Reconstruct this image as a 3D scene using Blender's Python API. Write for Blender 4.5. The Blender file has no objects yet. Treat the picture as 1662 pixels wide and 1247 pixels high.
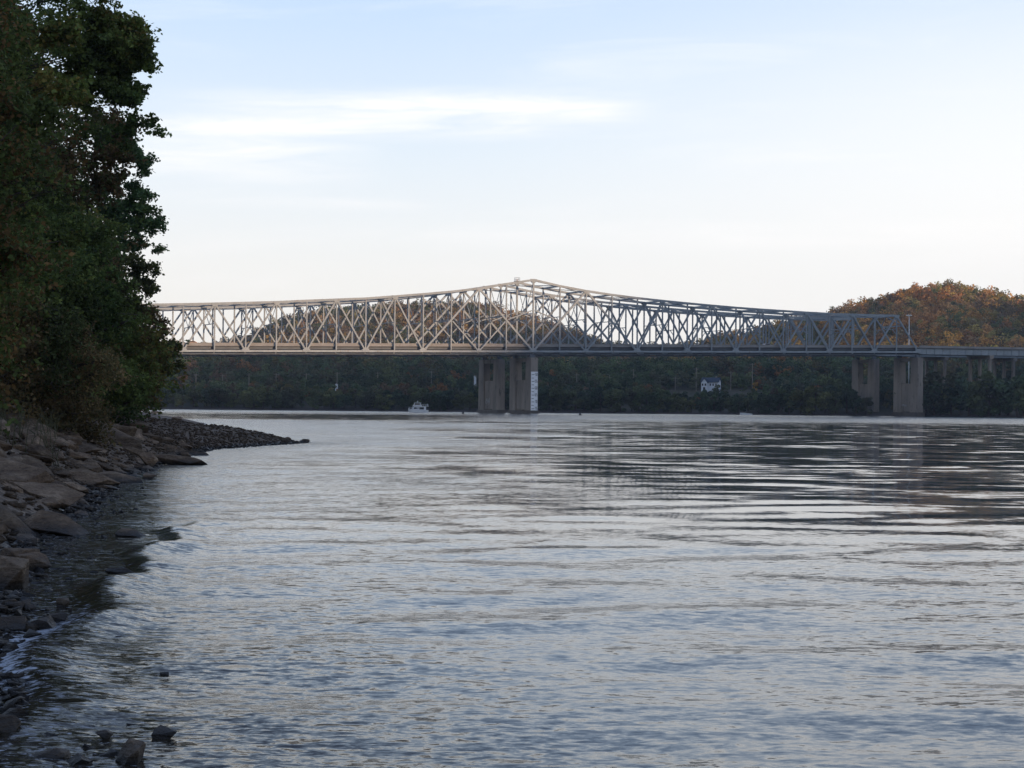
import bpy, bmesh, math, random
import numpy as np
from mathutils import Vector, Matrix, Euler

R = math.radians
scn = bpy.context.scene
col = scn.collection

# ------------------------------------------------------------------ camera
EYE = 2.2
FPX = 2850.0                       # focal length in pixels of the 1662 px wide photo
cd = bpy.data.cameras.new('camera')
cd.lens = 36 * FPX / 1662
cd.sensor_width = 36
cd.clip_start = 0.2
cd.clip_end = 12000
cam = bpy.data.objects.new('camera', cd)
col.objects.link(cam)
cam.location = (0, 0, EYE)
PITCH = math.atan(36.5 / FPX)
ROLL = math.atan(0.009)
cam.matrix_world = Matrix.Translation((0, 0, EYE)) @ Matrix.Rotation(R(90) + PITCH, 4, 'X') @ Matrix.Rotation(ROLL, 4, 'Z')
scn.camera = cam

def yh(px):                        # horizon row in the photo at column px
    return 660 + 0.009 * (px - 831)
def zat(px, py, Y):                # world height of a photo pixel at depth Y
    return EYE + (yh(px) - py) * Y / FPX
def xat(px, Y):
    return (px - 831) / FPX * Y

# ------------------------------------------------------------------ light
SUN_EL = 5.0
TO_SUN = Vector((0.70, -0.714, 0)).normalized()
scn.view_settings.view_transform = 'Standard'
scn.view_settings.look = 'None'
scn.view_settings.gamma = 1
scn.view_settings.exposure = 0.33
scn.view_settings.use_curve_mapping = False
sd = bpy.data.lights.new('sun', 'SUN')
sd.energy = 3.9
sd.angle = R(0.5)
sd.color = (1.0, 0.68, 0.42)
sun = bpy.data.objects.new('sun', sd)
col.objects.link(sun)
sdir = Vector((TO_SUN.x * math.cos(R(SUN_EL)), TO_SUN.y * math.cos(R(SUN_EL)), math.sin(R(SUN_EL))))
sun.rotation_euler = sdir.to_track_quat('Z', 'Y').to_euler()
sun.location = (60, -60, 60)

world = bpy.data.worlds.new('World')
scn.world = world
world.use_nodes = True

class NT:
    """tiny node-tree writer"""
    def __init__(s, tree):
        s.t = tree
        tree.nodes.clear()
    def n(s, kind, **kw):
        nd = s.t.nodes.new(kind)
        for k, v in kw.items():
            setattr(nd, k, v)
        return nd
    def put(s, nd, key, v):
        if v is None:
            return
        if isinstance(v, bpy.types.NodeSocket):
            s.t.links.new(v, nd.inputs[key])
        else:
            nd.inputs[key].default_value = v
    def m(s, op, a, b=None, c=None, clamp=False):
        nd = s.n('ShaderNodeMath', operation=op, use_clamp=clamp)
        s.put(nd, 0, a); s.put(nd, 1, b); s.put(nd, 2, c)
        return nd.outputs[0]
    def v(s, op, a, b=None, scale=None):
        nd = s.n('ShaderNodeVectorMath', operation=op)
        s.put(nd, 0, a); s.put(nd, 1, b)
        if scale is not None:
            s.put(nd, 'Scale', scale)
        return nd.outputs[0]
    def xyz(s, x=0.0, y=0.0, z=0.0):
        nd = s.n('ShaderNodeCombineXYZ')
        s.put(nd, 0, x); s.put(nd, 1, y); s.put(nd, 2, z)
        return nd.outputs[0]
    def sep(s, v):
        nd = s.n('ShaderNodeSeparateXYZ')
        s.put(nd, 0, v)
        return nd.outputs
    def noise(s, vec, scale, detail=3.0, rough=0.5, dist=0.0):
        nd = s.n('ShaderNodeTexNoise')
        s.put(nd, 'Vector', vec); s.put(nd, 'Scale', scale)
        s.put(nd, 'Detail', detail); s.put(nd, 'Roughness', rough); s.put(nd, 'Distortion', dist)
        return nd.outputs
    def rng(s, v, a, b, c=0.0, d=1.0, kind='LINEAR'):
        nd = s.n('ShaderNodeMapRange', interpolation_type=kind)
        s.put(nd, 0, v); s.put(nd, 1, a); s.put(nd, 2, b); s.put(nd, 3, c); s.put(nd, 4, d)
        return nd.outputs[0]
    def mix(s, f, a, b):
        nd = s.n('ShaderNodeMix', data_type='RGBA')
        s.put(nd, 0, f); s.put(nd, 6, a if isinstance(a, bpy.types.NodeSocket) else (*a, 1)); s.put(nd, 7, b if isinstance(b, bpy.types.NodeSocket) else (*b, 1))
        return nd.outputs[2]
    def ramp(s, f, stops):
        nd = s.n('ShaderNodeValToRGB')
        s.put(nd, 0, f)
        e = nd.color_ramp.elements
        while len(e) < len(stops):
            e.new(0.5)
        for el, (p, c) in zip(e, stops):
            el.position = p
            el.color = (*c, 1)
        return nd.outputs[0]

def build_world():
    w = NT(world.node_tree)
    sky = w.n('ShaderNodeTexSky', sky_type='NISHITA', sun_disc=False)
    sky.sun_elevation = R(SUN_EL)
    sky.sun_rotation = math.atan2(TO_SUN.x, TO_SUN.y)
    sky.altitude = 150
    sky.air_density = 1.0
    sky.dust_density = 1.5
    sky.ozone_density = 1.5
    tc = w.n('ShaderNodeTexCoord')
    d = w.sep(tc.outputs['Generated'])
    el = w.m('ARCSINE', d[2])                          # elevation, radians
    az = w.m('ARCTAN2', d[0], d[1])                    # azimuth from +Y, positive to the right
    nish = w.v('SCALE', sky.outputs[0], scale=0.12)
    # high thin veil of cloud over the clear sky: whiter and brighter towards the horizon
    veil = w.ramp(w.rng(el, 0.0, 0.55), [
        (0.0, (0.97, 0.91, 0.83)), (0.14, (0.96, 0.95, 0.92)), (0.26, (0.76, 0.845, 0.93)),
        (0.40, (0.56, 0.71, 0.92)), (0.65, (0.35, 0.48, 0.70)), (1.0, (0.19, 0.27, 0.47))])
    base = w.mix(0.90, nish, veil)
    # warm white glow of the veil to the right
    g = w.m('MULTIPLY', w.rng(az, -0.1, 0.35, 0, 1, 'SMOOTHSTEP'), w.rng(el, 0.32, 0.10, 0, 1, 'SMOOTHSTEP'))
    base = w.mix(w.m('MULTIPLY', g, 0.75), base, (0.96, 0.945, 0.915))
    # drawn-out cirrus streaks
    q = w.xyz(w.m('MULTIPLY', az, 5.0), w.m('MULTIPLY', w.m('ADD', el, w.m('MULTIPLY', az, -0.03)), 42.0), 0.0)
    n1 = w.noise(q, 1.0, 5, 0.55, 0.6)[0]
    n2 = w.noise(w.v('ADD', q, (7.3, 2.1, 0)), 2.2, 6, 0.6, 0.4)[0]
    def blob(a0, a1, soft, e0, es, skew):
        ea = w.m('SUBTRACT', el, w.m('MULTIPLY', w.m('SUBTRACT', az, a0), skew))
        ww = w.m('MULTIPLY', w.rng(az, a0 - soft, a0 + soft, 0, 1, 'SMOOTHSTEP'), w.rng(az, a1 + 0.02, a1 - 0.05, 0, 1, 'SMOOTHSTEP'))
        dy = w.m('DIVIDE', w.m('ABSOLUTE', w.m('SUBTRACT', ea, e0)), es)
        return w.m('MULTIPLY', ww, w.rng(dy, 1.0, 0.0, 0, 1, 'SMOOTHSTEP'))
    edge = w.m('MULTIPLY', w.m('SUBTRACT', n2, 0.5), 3.2)
    def streak(*a, amt=1.0, noisy=1.0):
        b = blob(*a)
        b = w.m('ADD', b, w.m('MULTIPLY', w.m('MULTIPLY', edge, noisy), w.m('MULTIPLY', b, 1.4)))
        return w.m('MULTIPLY', b, amt, clamp=True)
    c = streak(-0.14, 0.075, 0.10, 0.1670, 0.015, 0.012, amt=0.75)
    c = w.m('MAXIMUM', c, streak(-0.26, 0.04, 0.08, 0.152, 0.012, 0.03, amt=0.6))
    c = w.m('MAXIMUM', c, streak(-0.30, -0.08, 0.05, 0.140, 0.024, 0.0, amt=0.45))
    c = w.m('MAXIMUM', c, streak(-0.17, -0.05, 0.05, 0.1135, 0.006, 0.0, amt=0.25))
    c = w.m('MAXIMUM', c, streak(-0.05, 0.32, 0.12, 0.0975, 0.012, 0.0, amt=0.35))
    wisps = w.m('MULTIPLY', w.rng(n1, 0.50, 0.78, 0, 0.35, 'SMOOTHSTEP'), w.rng(el, 0.8, 0.1))
    c = w.m('MAXIMUM', c, wisps)
    out = w.mix(w.m('MULTIPLY', c, 0.9), base, (0.99, 0.97, 0.95))
    bg = w.n('ShaderNodeBackground')
    w.put(bg, 'Color', out)
    w.put(bg, 'Strength', 1.0)
    o = w.n('ShaderNodeOutputWorld')
    w.t.links.new(bg.outputs[0], o.inputs[0])
build_world()

# ------------------------------------------------------------------ object helpers
def tag(o, label=None, cat=None, group=None, kind=None):
    if label: o['label'] = label
    if cat: o['category'] = cat
    if group: o['group'] = group
    if kind: o['kind'] = kind
    return o

def link(name, me, mats, parent=None):
    o = bpy.data.objects.new(name, me)
    col.objects.link(o)
    if me is not None:
        for m in (mats if isinstance(mats, (list, tuple)) else [mats]):
            if m.name not in [x.name for x in me.materials if x]:
                me.materials.append(m)
    if parent:
        o.parent = parent
    return o

def empty(name, loc=(0, 0, 0), rz=0.0, parent=None):
    o = bpy.data.objects.new(name, None)
    o.empty_display_size = 0.3
    col.objects.link(o)
    o.location = loc
    o.rotation_euler = (0, 0, rz)
    if parent: o.parent = parent
    return o

def np_mesh(name, V, F, colors=None, smooth=False):
    """V (n,3), F (m,k) with constant k"""
    V = np.asarray(V, np.float32); F = np.asarray(F, np.int32)
    me = bpy.data.meshes.new(name)
    me.vertices.add(len(V)); me.vertices.foreach_set('co', V.ravel())
    k = F.shape[1]
    me.loops.add(F.size); me.loops.foreach_set('vertex_index', F.ravel())
    me.polygons.add(len(F))
    me.polygons.foreach_set('loop_start', np.arange(0, F.size, k, dtype=np.int32))
    me.polygons.foreach_set('loop_total', np.full(len(F), k, np.int32))
    if smooth:
        me.polygons.foreach_set('use_smooth', np.ones(len(F), bool))
    me.update(calc_edges=True)
    if colors is not None:
        ca = me.color_attributes.new('tint', 'FLOAT_COLOR', 'POINT')
        c4 = np.ones((len(V), 4), np.float32); c4[:, :3] = colors
        ca.data.foreach_set('color', c4.ravel())
    return me

class MB:
    """collects boxes, beams and tubes into one mesh"""
    def __init__(s):
        s.v = []; s.f = []
    def poly(s, vs, fs):
        n = len(s.v)
        s.v += [tuple(v) for v in vs]
        s.f += [tuple(i + n for i in f) for f in fs]
    def hexa(s, p):                # 8 points: bottom 4, top 4
        s.poly(p, [(3, 2, 1, 0), (4, 5, 6, 7), (0, 1, 5, 4), (1, 2, 6, 5), (2, 3, 7, 6), (3, 0, 4, 7)])
    def box(s, x0, y0, z0, x1, y1, z1):
        s.hexa([(x0, y0, z0), (x1, y0, z0), (x1, y1, z0), (x0, y1, z0), (x0, y0, z1), (x1, y0, z1), (x1, y1, z1), (x0, y1, z1)])
    def beam(s, a, b, side, w, t, ta=0.0, tb=0.0):
        """bar from a to b; t along 'side', w across it; ta/tb trim the ends"""
        a = Vector(a); b = Vector(b)
        d = (b - a).normalized()
        a = a + d * ta; b = b - d * tb
        s_ = Vector(side).normalized()
        u = d.cross(s_).normalized()
        s_ = u.cross(d).normalized()
        h = u * (w / 2); k = s_ * (t / 2)
        s.hexa([a - h - k, a + h - k, a + h + k, a - h + k, b - h - k, b + h - k, b + h + k, b - h + k])
    def hbeam(s, a, b, side, w, t, ta=0.0, tb=0.0):
        """rolled H section: two flanges across 'side' ends and a web"""
        a = Vector(a); b = Vector(b); sv = Vector(side).normalized()
        f = 0.06
        s.beam(a + sv * (t / 2 - f / 2), b + sv * (t / 2 - f / 2), sv, w, f, ta, tb)
        s.beam(a - sv * (t / 2 - f / 2), b - sv * (t / 2 - f / 2), sv, w, f, ta, tb)
        s.beam(a, b, sv, 0.06, t - 2 * f - 0.004, ta, tb)
    def tube(s, pts, rad, seg=6):
        n0 = len(s.v)
        pts = [Vector(p) for p in pts]
        for i, p in enumerate(pts):
            d = (pts[min(i + 1, len(pts) - 1)] - pts[max(i - 1, 0)]).normalized()
            u = d.orthogonal().normalized() if i == 0 else (u - d * u.dot(d)).normalized()
            w = d.cross(u)
            r = rad[i] if isinstance(rad, (list, tuple)) else rad
            for k in range(seg):
                a = 2 * math.pi * k / seg
                s.v.append(tuple(p + (u * math.cos(a) + w * math.sin(a)) * r))
        for i in range(len(pts) - 1):
            for k in range(seg):
                a = n0 + i * seg + k; b = n0 + i * seg + (k + 1) % seg
                s.f.append((a, b, b + seg, a + seg))
        s.f.append(tuple(n0 + k for k in range(seg))[::-1])
        s.f.append(tuple(n0 + (len(pts) - 1) * seg + k for k in range(seg)))
    def mesh(s, name, smooth=False):
        me = bpy.data.meshes.new(name)
        me.from_pydata(s.v, [], s.f)
        if smooth:
            me.polygons.foreach_set('use_smooth', np.ones(len(me.polygons), bool))
        me.update()
        return me
    def build(s, name, mat, parent=None, smooth=False):
        return link(name, s.mesh(name, smooth), mat, parent)

# ------------------------------------------------------------------ materials
def mat(name):
    m = bpy.data.materials.new(name)
    m.use_nodes = True
    return m, NT(m.node_tree)
def finish(n, shader):
    o = n.n('ShaderNodeOutputMaterial')
    n.t.links.new(shader, o.inputs[0])
def pbr(n, color, rough=0.7, spec=0.5, metal=0.0, normal=None):
    b = n.n('ShaderNodeBsdfPrincipled')
    n.put(b, 'Base Color', color if isinstance(color, bpy.types.NodeSocket) else (*color, 1))
    n.put(b, 'Roughness', rough); n.put(b, 'Specular IOR Level', spec); n.put(b, 'Metallic', metal)
    if normal is not None: n.put(b, 'Normal', normal)
    return b.outputs[0]
def bump(n, h, strength=0.5, dist=0.05):
    b = n.n('ShaderNodeBump')
    n.put(b, 'Height', h); n.put(b, 'Strength', strength); n.put(b, 'Distance', dist)
    return b.outputs[0]
def worn(name, c1, c2, scale=1.0, rough=0.7, spots=None, stretch=(1, 1, 1), bmp=0.0):
    m, n = mat(name)
    p = n.n('ShaderNodeNewGeometry').outputs['Position']
    q = n.v('MULTIPLY', p, stretch)
    f = n.noise(q, scale, 6, 0.6)[0]
    c = n.mix(n.rng(f, 0.35, 0.65), c1, c2)
    if spots:
        f2 = n.noise(q, scale * 3.1, 4, 0.7)[0]
        c = n.mix(n.rng(f2, 0.58, 0.70), c, spots)
    finish(n, pbr(n, c, rough, 0.3, normal=bump(n, f, bmp, 0.1) if bmp else None))
    return m

M = {}
M['steel'] = worn('painted_steel', (0.30, 0.335, 0.36), (0.23, 0.265, 0.29), 0.35, 0.55, (0.20, 0.17, 0.15))
M['deck'] = worn('bridge_deck', (0.10, 0.10, 0.10), (0.07, 0.07, 0.075), 0.5, 0.9)
M['barrier'] = worn('barrier_concrete', (0.30, 0.29, 0.275), (0.23, 0.22, 0.21), 0.3, 0.85, (0.2, 0.18, 0.16), (1, 1, 2.5))
M['dark_steel'] = worn('dark_steel', (0.12, 0.14, 0.16), (0.09, 0.10, 0.12), 0.4, 0.6)
M['concrete'] = worn('pier_concrete', (0.30, 0.26, 0.22), (0.19, 0.167, 0.147), 0.30, 0.9, (0.09, 0.078, 0.068), (1, 1, 0.22), 0.3)
M['footing'] = worn('wet_concrete', (0.12, 0.10, 0.085), (0.08, 0.07, 0.06), 0.6, 0.7)
M['white'] = worn('white_paint', (0.74, 0.76, 0.78), (0.62, 0.64, 0.67), 0.8, 0.5)
M['board'] = worn('gauge_paint', (0.86, 0.87, 0.88), (0.78, 0.79, 0.81), 0.8, 0.5)
M['black'] = worn('black_paint', (0.03, 0.03, 0.035), (0.05, 0.05, 0.05), 1.0, 0.6)
M['red'] = worn('red_paint', (0.42, 0.11, 0.09), (0.28, 0.09, 0.08), 1.0, 0.7)
M['bluegrey'] = worn('faded_white_paint', (0.42, 0.43, 0.45), (0.28, 0.28, 0.30), 1.3, 0.8)
M['wood'] = worn('grey_wood', (0.30, 0.26, 0.22), (0.22, 0.19, 0.17), 2.0, 0.9, None, (1, 1, 0.1))
M['siding'] = worn('white_siding', (0.72, 0.75, 0.78), (0.60, 0.63, 0.67), 0.9, 0.7, None, (0.3, 0.3, 3))
M['roof'] = worn('dark_blue_shingles', (0.06, 0.08, 0.11), (0.04, 0.055, 0.08), 1.5, 0.9)
M['bark'] = worn('bark', (0.085, 0.065, 0.05), (0.045, 0.036, 0.03), 3.0, 0.95, None, (1, 1, 0.25), 0.6)
M['carpaint'] = worn('car_paint', (0.34, 0.12, 0.08), (0.30, 0.11, 0.07), 1.0, 0.3)
M['carpaint2'] = worn('pale_car_paint', (0.55, 0.5, 0.48), (0.5, 0.45, 0.43), 1.0, 0.3)
M['rubber'] = worn('rubber', (0.02, 0.02, 0.02), (0.03, 0.03, 0.03), 1.0, 0.8)

def glass_mat():
    m, n = mat('dark_glass')
    finish(n, pbr(n, (0.02, 0.025, 0.035), 0.08, 0.6))
    return m
M['glass'] = glass_mat()
def lens_mat():
    m, n = mat('lamp_lens')
    finish(n, pbr(n, (0.75, 0.74, 0.70), 0.2, 0.5))
    return m
M['lens'] = lens_mat()

def foliage(name, translucent=0.25, noise_scale=0.6, objrand=False, gain=1.0):
    m, n = mat(name)
    a = n.n('ShaderNodeAttribute', attribute_name='tint').outputs['Color']
    p = n.n('ShaderNodeNewGeometry').outputs['Position']
    f = n.noise(p, noise_scale, 3, 0.6)[0]
    c = n.v('SCALE', a, scale=n.rng(f, 0.3, 0.7, 0.65 * gain, 1.4 * gain))
    if objrand:
        oi = n.n('ShaderNodeObjectInfo')
        c = n.v('MULTIPLY', c, oi.outputs['Color'])
    s1 = pbr(n, c, 0.7, 0.12)
    t = n.n('ShaderNodeBsdfTranslucent')
    n.put(t, 'Color', c)
    mx = n.n('ShaderNodeMixShader')
    n.put(mx, 0, translucent)
    n.t.links.new(s1, mx.inputs[1]); n.t.links.new(t.outputs[0], mx.inputs[2])
    finish(n, mx.outputs[0])
    return m
M['leaf'] = foliage('leaves', 0.3, 0.5, gain=2.2)
M['far_leaf'] = foliage('far_leaves', 0.15, 0.08, True, 1.15)
M['forest'] = foliage('forest_leaves', 0.15, 0.05, gain=1.2)

def rock_mat(name, wet):
    m, n = mat(name)
    geo = n.n('ShaderNodeNewGeometry')
    p = geo.outputs['Position']
    oi = n.n('ShaderNodeObjectInfo').outputs['Random']
    q = n.v('ADD', p, n.xyz(n.m('MULTIPLY', oi, 37.0), 0.0, 0.0))
    f = n.noise(n.v('MULTIPLY', q, (1, 1, 3)), 1.8, 8, 0.65)[0]
    f2 = n.noise(q, 14.0, 4, 0.6)[0]
    c = n.ramp(f, [(0.3, (0.085, 0.054, 0.034)), (0.5, (0.165, 0.114, 0.073)), (0.68, (0.29, 0.215, 0.145))])
    c = n.v('SCALE', c, scale=n.rng(f2, 0.3, 0.7, 0.7, 1.25))
    c = n.v('SCALE', c, scale=n.rng(oi, 0, 1, 0.55, 1.35))
    # the lowest decimetres are wet and algae stained
    w = n.rng(n.m('ADD', n.sep(p)[2], n.m('MULTIPLY', n.m('SUBTRACT', f, 0.5), 0.25)), 0.02, 0.22)
    c = n.mix(w, (0.016, 0.014, 0.012), c)
    r = n.m('MULTIPLY_ADD', w, 0.42, 0.5)
    h = n.m('ADD', f, n.m('MULTIPLY', f2, 0.5))
    lay = n.noise(n.v('MULTIPLY', q, (1.2, 1.2, 26.0)), 1.0, 3, 0.6)[0]
    h = n.m('ADD', h, n.m('MULTIPLY', lay, 0.35))
    finish(n, pbr(n, c, r, 0.35, normal=bump(n, h, 1.0, 0.12)))
    return m
M['rock'] = rock_mat('sandstone', False)

def ground_mat():
    m, n = mat('bank_gravel')
    p = n.n('ShaderNodeNewGeometry').outputs['Position']
    f = n.noise(p, 0.35, 6, 0.6)[0]
    vo = n.n('ShaderNodeTexVoronoi'); n.put(vo, 'Vector', p); n.put(vo, 'Scale', 9.0)
    c = n.ramp(f, [(0.3, (0.09, 0.066, 0.046)), (0.55, (0.15, 0.115, 0.085)), (0.7, (0.20, 0.16, 0.12))])
    c = n.v('SCALE', c, scale=n.rng(n.sep(vo.outputs['Color'])[0], 0, 1, 0.6, 1.5))
    w = n.rng(n.m('ADD', n.sep(p)[2], n.m('MULTIPLY', n.m('SUBTRACT', f, 0.5), 0.3)), 0.02, 0.2)
    c = n.mix(w, (0.018, 0.015, 0.012), c)
    finish(n, pbr(n, c, n.m('MULTIPLY_ADD', w, 0.6, 0.35), 0.3, normal=bump(n, vo.outputs['Distance'], 0.9, 0.06)))
    return m
M['gravel'] = ground_mat()

def terrain_mat():
    m, n = mat('hillside_soil')
    p = n.n('ShaderNodeNewGeometry').outputs['Position']
    f = n.noise(p, 0.05, 6, 0.6)[0]
    c = n.ramp(f, [(0.35, (0.035, 0.040, 0.022)), (0.6, (0.075, 0.060, 0.035))])
    mud = n.rng(n.m('ADD', n.sep(p)[2], n.m('MULTIPLY', f, 1.0)), 1.7, 1.0)
    c = n.mix(mud, c, (0.065, 0.050, 0.042))
    finish(n, pbr(n, c, 0.9, 0.2))
    return m
M['terrain'] = terrain_mat()

def water_mat():
    m, n = mat('river_surface')
    geo = n.n('ShaderNodeNewGeometry')
    p = geo.outputs['Position']
    sx, sy, sz = n.sep(p)
    # how rippled the surface is: calm slicks drift over mid-river, wind ripple elsewhere
    big = n.noise(n.v('MULTIPLY', p, (0.012, 0.012, 1)), 1.0, 3, 0.55, 0.4)[0]
    patch = n.noise(n.v('MULTIPLY', p, (0.05, 0.035, 1)), 1.0, 3, 0.6)[0]
    calm_r = n.m('MULTIPLY', n.rng(sy, 15.0, 40.0, 0, 1, 'SMOOTHSTEP'), n.rng(sy, 350.0, 235.0, 0, 1, 'SMOOTHSTEP'))
    side = n.rng(n.m('SUBTRACT', n.m('DIVIDE', n.m('SUBTRACT', sx, n.m('MULTIPLY_ADD', sy, 0.035, -3.0)), n.m('MULTIPLY_ADD', sy, 0.22, 3.0)), n.m('MULTIPLY', n.m('SUBTRACT', patch, 0.5), 2.0)), -0.5, 0.45, 0, 1, 'SMOOTHSTEP')
    calm = n.m('MULTIPLY', calm_r, side)
    band = n.m('MULTIPLY', n.m('MULTIPLY', n.rng(sy, 235.0, 275.0, 0, 1, 'SMOOTHSTEP'), n.rng(sy, 430.0, 390.0, 0, 1, 'SMOOTHSTEP')), n.rng(sx, 10.0, -25.0, 0, 1, 'SMOOTHSTEP'))
    calm = n.m('MAXIMUM', calm, n.m('MULTIPLY', band, 0.97))
    rip = n.m('SUBTRACT', 1.0, n.m('MULTIPLY', calm, 0.92))
    shal = n.sep(n.n('ShaderNodeAttribute', attribute_name='tint').outputs['Color'])[1]
    def slopes(sc, amp, detail, rough, dist, off, ay=1.0):
        q = n.v('ADD', n.v('MULTIPLY', p, (*sc, 1.0)), off)
        c = n.noise(q, 1.0, detail, rough, dist)[1]
        c = n.v('SUBTRACT', c, (0.5, 0.5, 0.5))
        c = n.v('MULTIPLY', c, (ay, 1.0, 0.0))
        return n.v('SCALE', c, scale=amp)
    far = n.rng(sy, 15.0, 70.0)
    s1 = slopes((0.26, 0.42), n.m('ADD', n.m('MULTIPLY_ADD', far, 0.15, 0.02), n.rng(sy, 80.0, 250.0, 0.0, 0.09)), 3, 0.5, 0.6, (3.1, 1.7, 0), 0.5)          # long swell
    s2 = slopes((0.9, 1.6), n.m('MULTIPLY', n.m('MAXIMUM', rip, 0.42), n.m('MULTIPLY_ADD', far, 0.09, 0.08)), 3, 0.55, 0.6, (11.0, 5.0, 2.0), 1.1)
    s3 = slopes((4.2, 8.5), n.m('MULTIPLY', rip, n.m('MULTIPLY_ADD', shal, 0.5, 0.34)), 4, 0.6, 0.5, (1.0, 15.0, 4.0), 0.6)
    s4 = slopes((12.0, 22.0), n.m('MULTIPLY', rip, n.m('MULTIPLY_ADD', shal, 0.3, 0.17)), 3, 0.6, 0.3, (1.0, 15.0, 4.0), 0.8)
    tot = n.v('ADD', n.v('ADD', s1, s2), n.v('ADD', s3, s4))
    # constant normal tilt towards -Y, added so rippled water mirrors more bright sky
    tot = n.v('ADD', tot, n.xyz(0.0, n.m('MULTIPLY', rip, n.rng(sy, 12.0, 45.0, -0.004, -0.022)), 0.0))
    nn = n.v('NORMALIZE', n.v('ADD', geo.outputs['Normal'], tot))
    foamn = n.noise(n.v('MULTIPLY', p, (9.0, 14.0, 1)), 1.0, 5, 0.7, 0.4)[0]
    fa = n.n('ShaderNodeAttribute', attribute_name='tint').outputs['Color']
    foam = n.sep(fa)
    fm = n.m('MULTIPLY', n.rng(n.m('ADD', foamn, n.m('MULTIPLY', foam[0], 0.32)), 0.70, 0.84), n.rng(foam[0], 0.0, 0.3), clamp=True)
    body = n.mix(foam[1], (0.050, 0.060, 0.064), (0.026, 0.021, 0.014))
    b = n.n('ShaderNodeBsdfPrincipled')
    n.put(b, 'Base Color', n.mix(fm, body, (0.42, 0.45, 0.50)))
    n.put(b, 'Roughness', n.m('ADD', n.m('MULTIPLY', fm, 0.4), n.m('MULTIPLY_ADD', rip, n.m('MULTIPLY_ADD', n.rng(sy, 15.0, 120.0), 0.08, 0.065), 0.045)))
    n.put(b, 'IOR', 1.36)
    n.put(b, 'Specular IOR Level', n.m('MULTIPLY_ADD', n.rng(foam[1], 0.3, 0.95), -0.30, 0.5))
    n.put(b, 'Normal', nn)
    finish(n, b.outputs[0])
    return m
M['water'] = water_mat()

# ------------------------------------------------------------------ numeric noise
def vnoise(x, y, seed=0):
    """smooth value noise in numpy"""
    xi = np.floor(x).astype(np.int64); yi = np.floor(y).astype(np.int64)
    xf = x - xi; yf = y - yi
    def h(a, b):
        k = (a * 374761393 + b * 668265263 + seed * 974711) & 0xffffffff
        k = ((k ^ (k >> 13)) * 1274126177) & 0xffffffff
        return ((k ^ (k >> 16)) & 0xffff) / 65535.0
    u = xf * xf * (3 - 2 * xf); v = yf * yf * (3 - 2 * yf)
    return (h(xi, yi) * (1 - u) + h(xi + 1, yi) * u) * (1 - v) + (h(xi, yi + 1) * (1 - u) + h(xi + 1, yi + 1) * u) * v
def fbm(x, y, seed=0, oct=4):
    r = 0; a = 0.5; t = 0
    for i in range(oct):
        r = r + a * vnoise(x * 2 ** i, y * 2 ** i, seed + i); t += a; a *= 0.5
    return r / t - 0.5
def sstep(a, b, x):
    t = np.clip((x - a) / (b - a), 0, 1)
    return t * t * (3 - 2 * t)

# ------------------------------------------------------------------ near bank and its shoreline
SH_Y = [-200, -40, 0, 8, 12, 16, 20, 30, 36, 43, 51, 60, 70, 84, 92, 97, 101, 104, 110, 130, 190, 300, 550, 900]
SH_X = [30, 8, 1.0, -2.3, -3.7, -4.9, -6.0, -8.3, -9.0, -10.4, -11.7, -12.6, -13.8, -14.7, -13.6, -12.7, -12.0, -13.6, -18, -23, -33, -60, -150, -330]
def shore_x(Y): return np.interp(Y, SH_Y, SH_X)
def bank_z(X, Y):
    s = shore_x(Y) - X
    amp = np.interp(Y, [0, 60, 75, 90, 104, 140, 300], [2.1, 2.4, 2.6, 2.3, 1.5, 1.6, 1.9])
    ln = np.interp(Y, [0, 60, 90, 110], [4.2, 4.6, 8.0, 8.5])
    z = np.where(s > 0, amp * (1 - np.exp(-np.maximum(s, 0) / ln)) + 0.028 * np.maximum(s, 0), 0.07 * s)
    z = z + fbm(X * 0.5, Y * 0.5, 3) * 0.35 * np.clip((s + 1.0) / 3, 0, 1) + fbm(X * 2.3, Y * 2.3, 9, 3) * 0.12
    return np.maximum(z, -2.5)
def build_bank():
    s = np.concatenate([np.linspace(-22, -3, 12), np.arange(-2.6, 10, 0.16), np.linspace(10.6, 30, 26), np.linspace(34, 420, 24)])
    Y = np.concatenate([np.linspace(-180, 6, 30), np.arange(7, 40, 0.16), np.arange(40, 112, 0.3), np.linspace(113, 560, 90)])
    S, YY = np.meshgrid(s, Y)
    X = shore_x(YY) - S
    Z = bank_z(X, YY)
    n, m = X.shape
    V = np.stack([X, YY, Z], -1).reshape(-1, 3)
    i = np.arange(n * m).reshape(n, m)
    F = np.stack([i[:-1, :-1], i[1:, :-1], i[1:, 1:], i[:-1, 1:]], -1).reshape(-1, 4)
    tag(link('near_bank', np_mesh('near_bank', V, F, smooth=True), M['gravel']), kind='structure')
build_bank()

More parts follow.
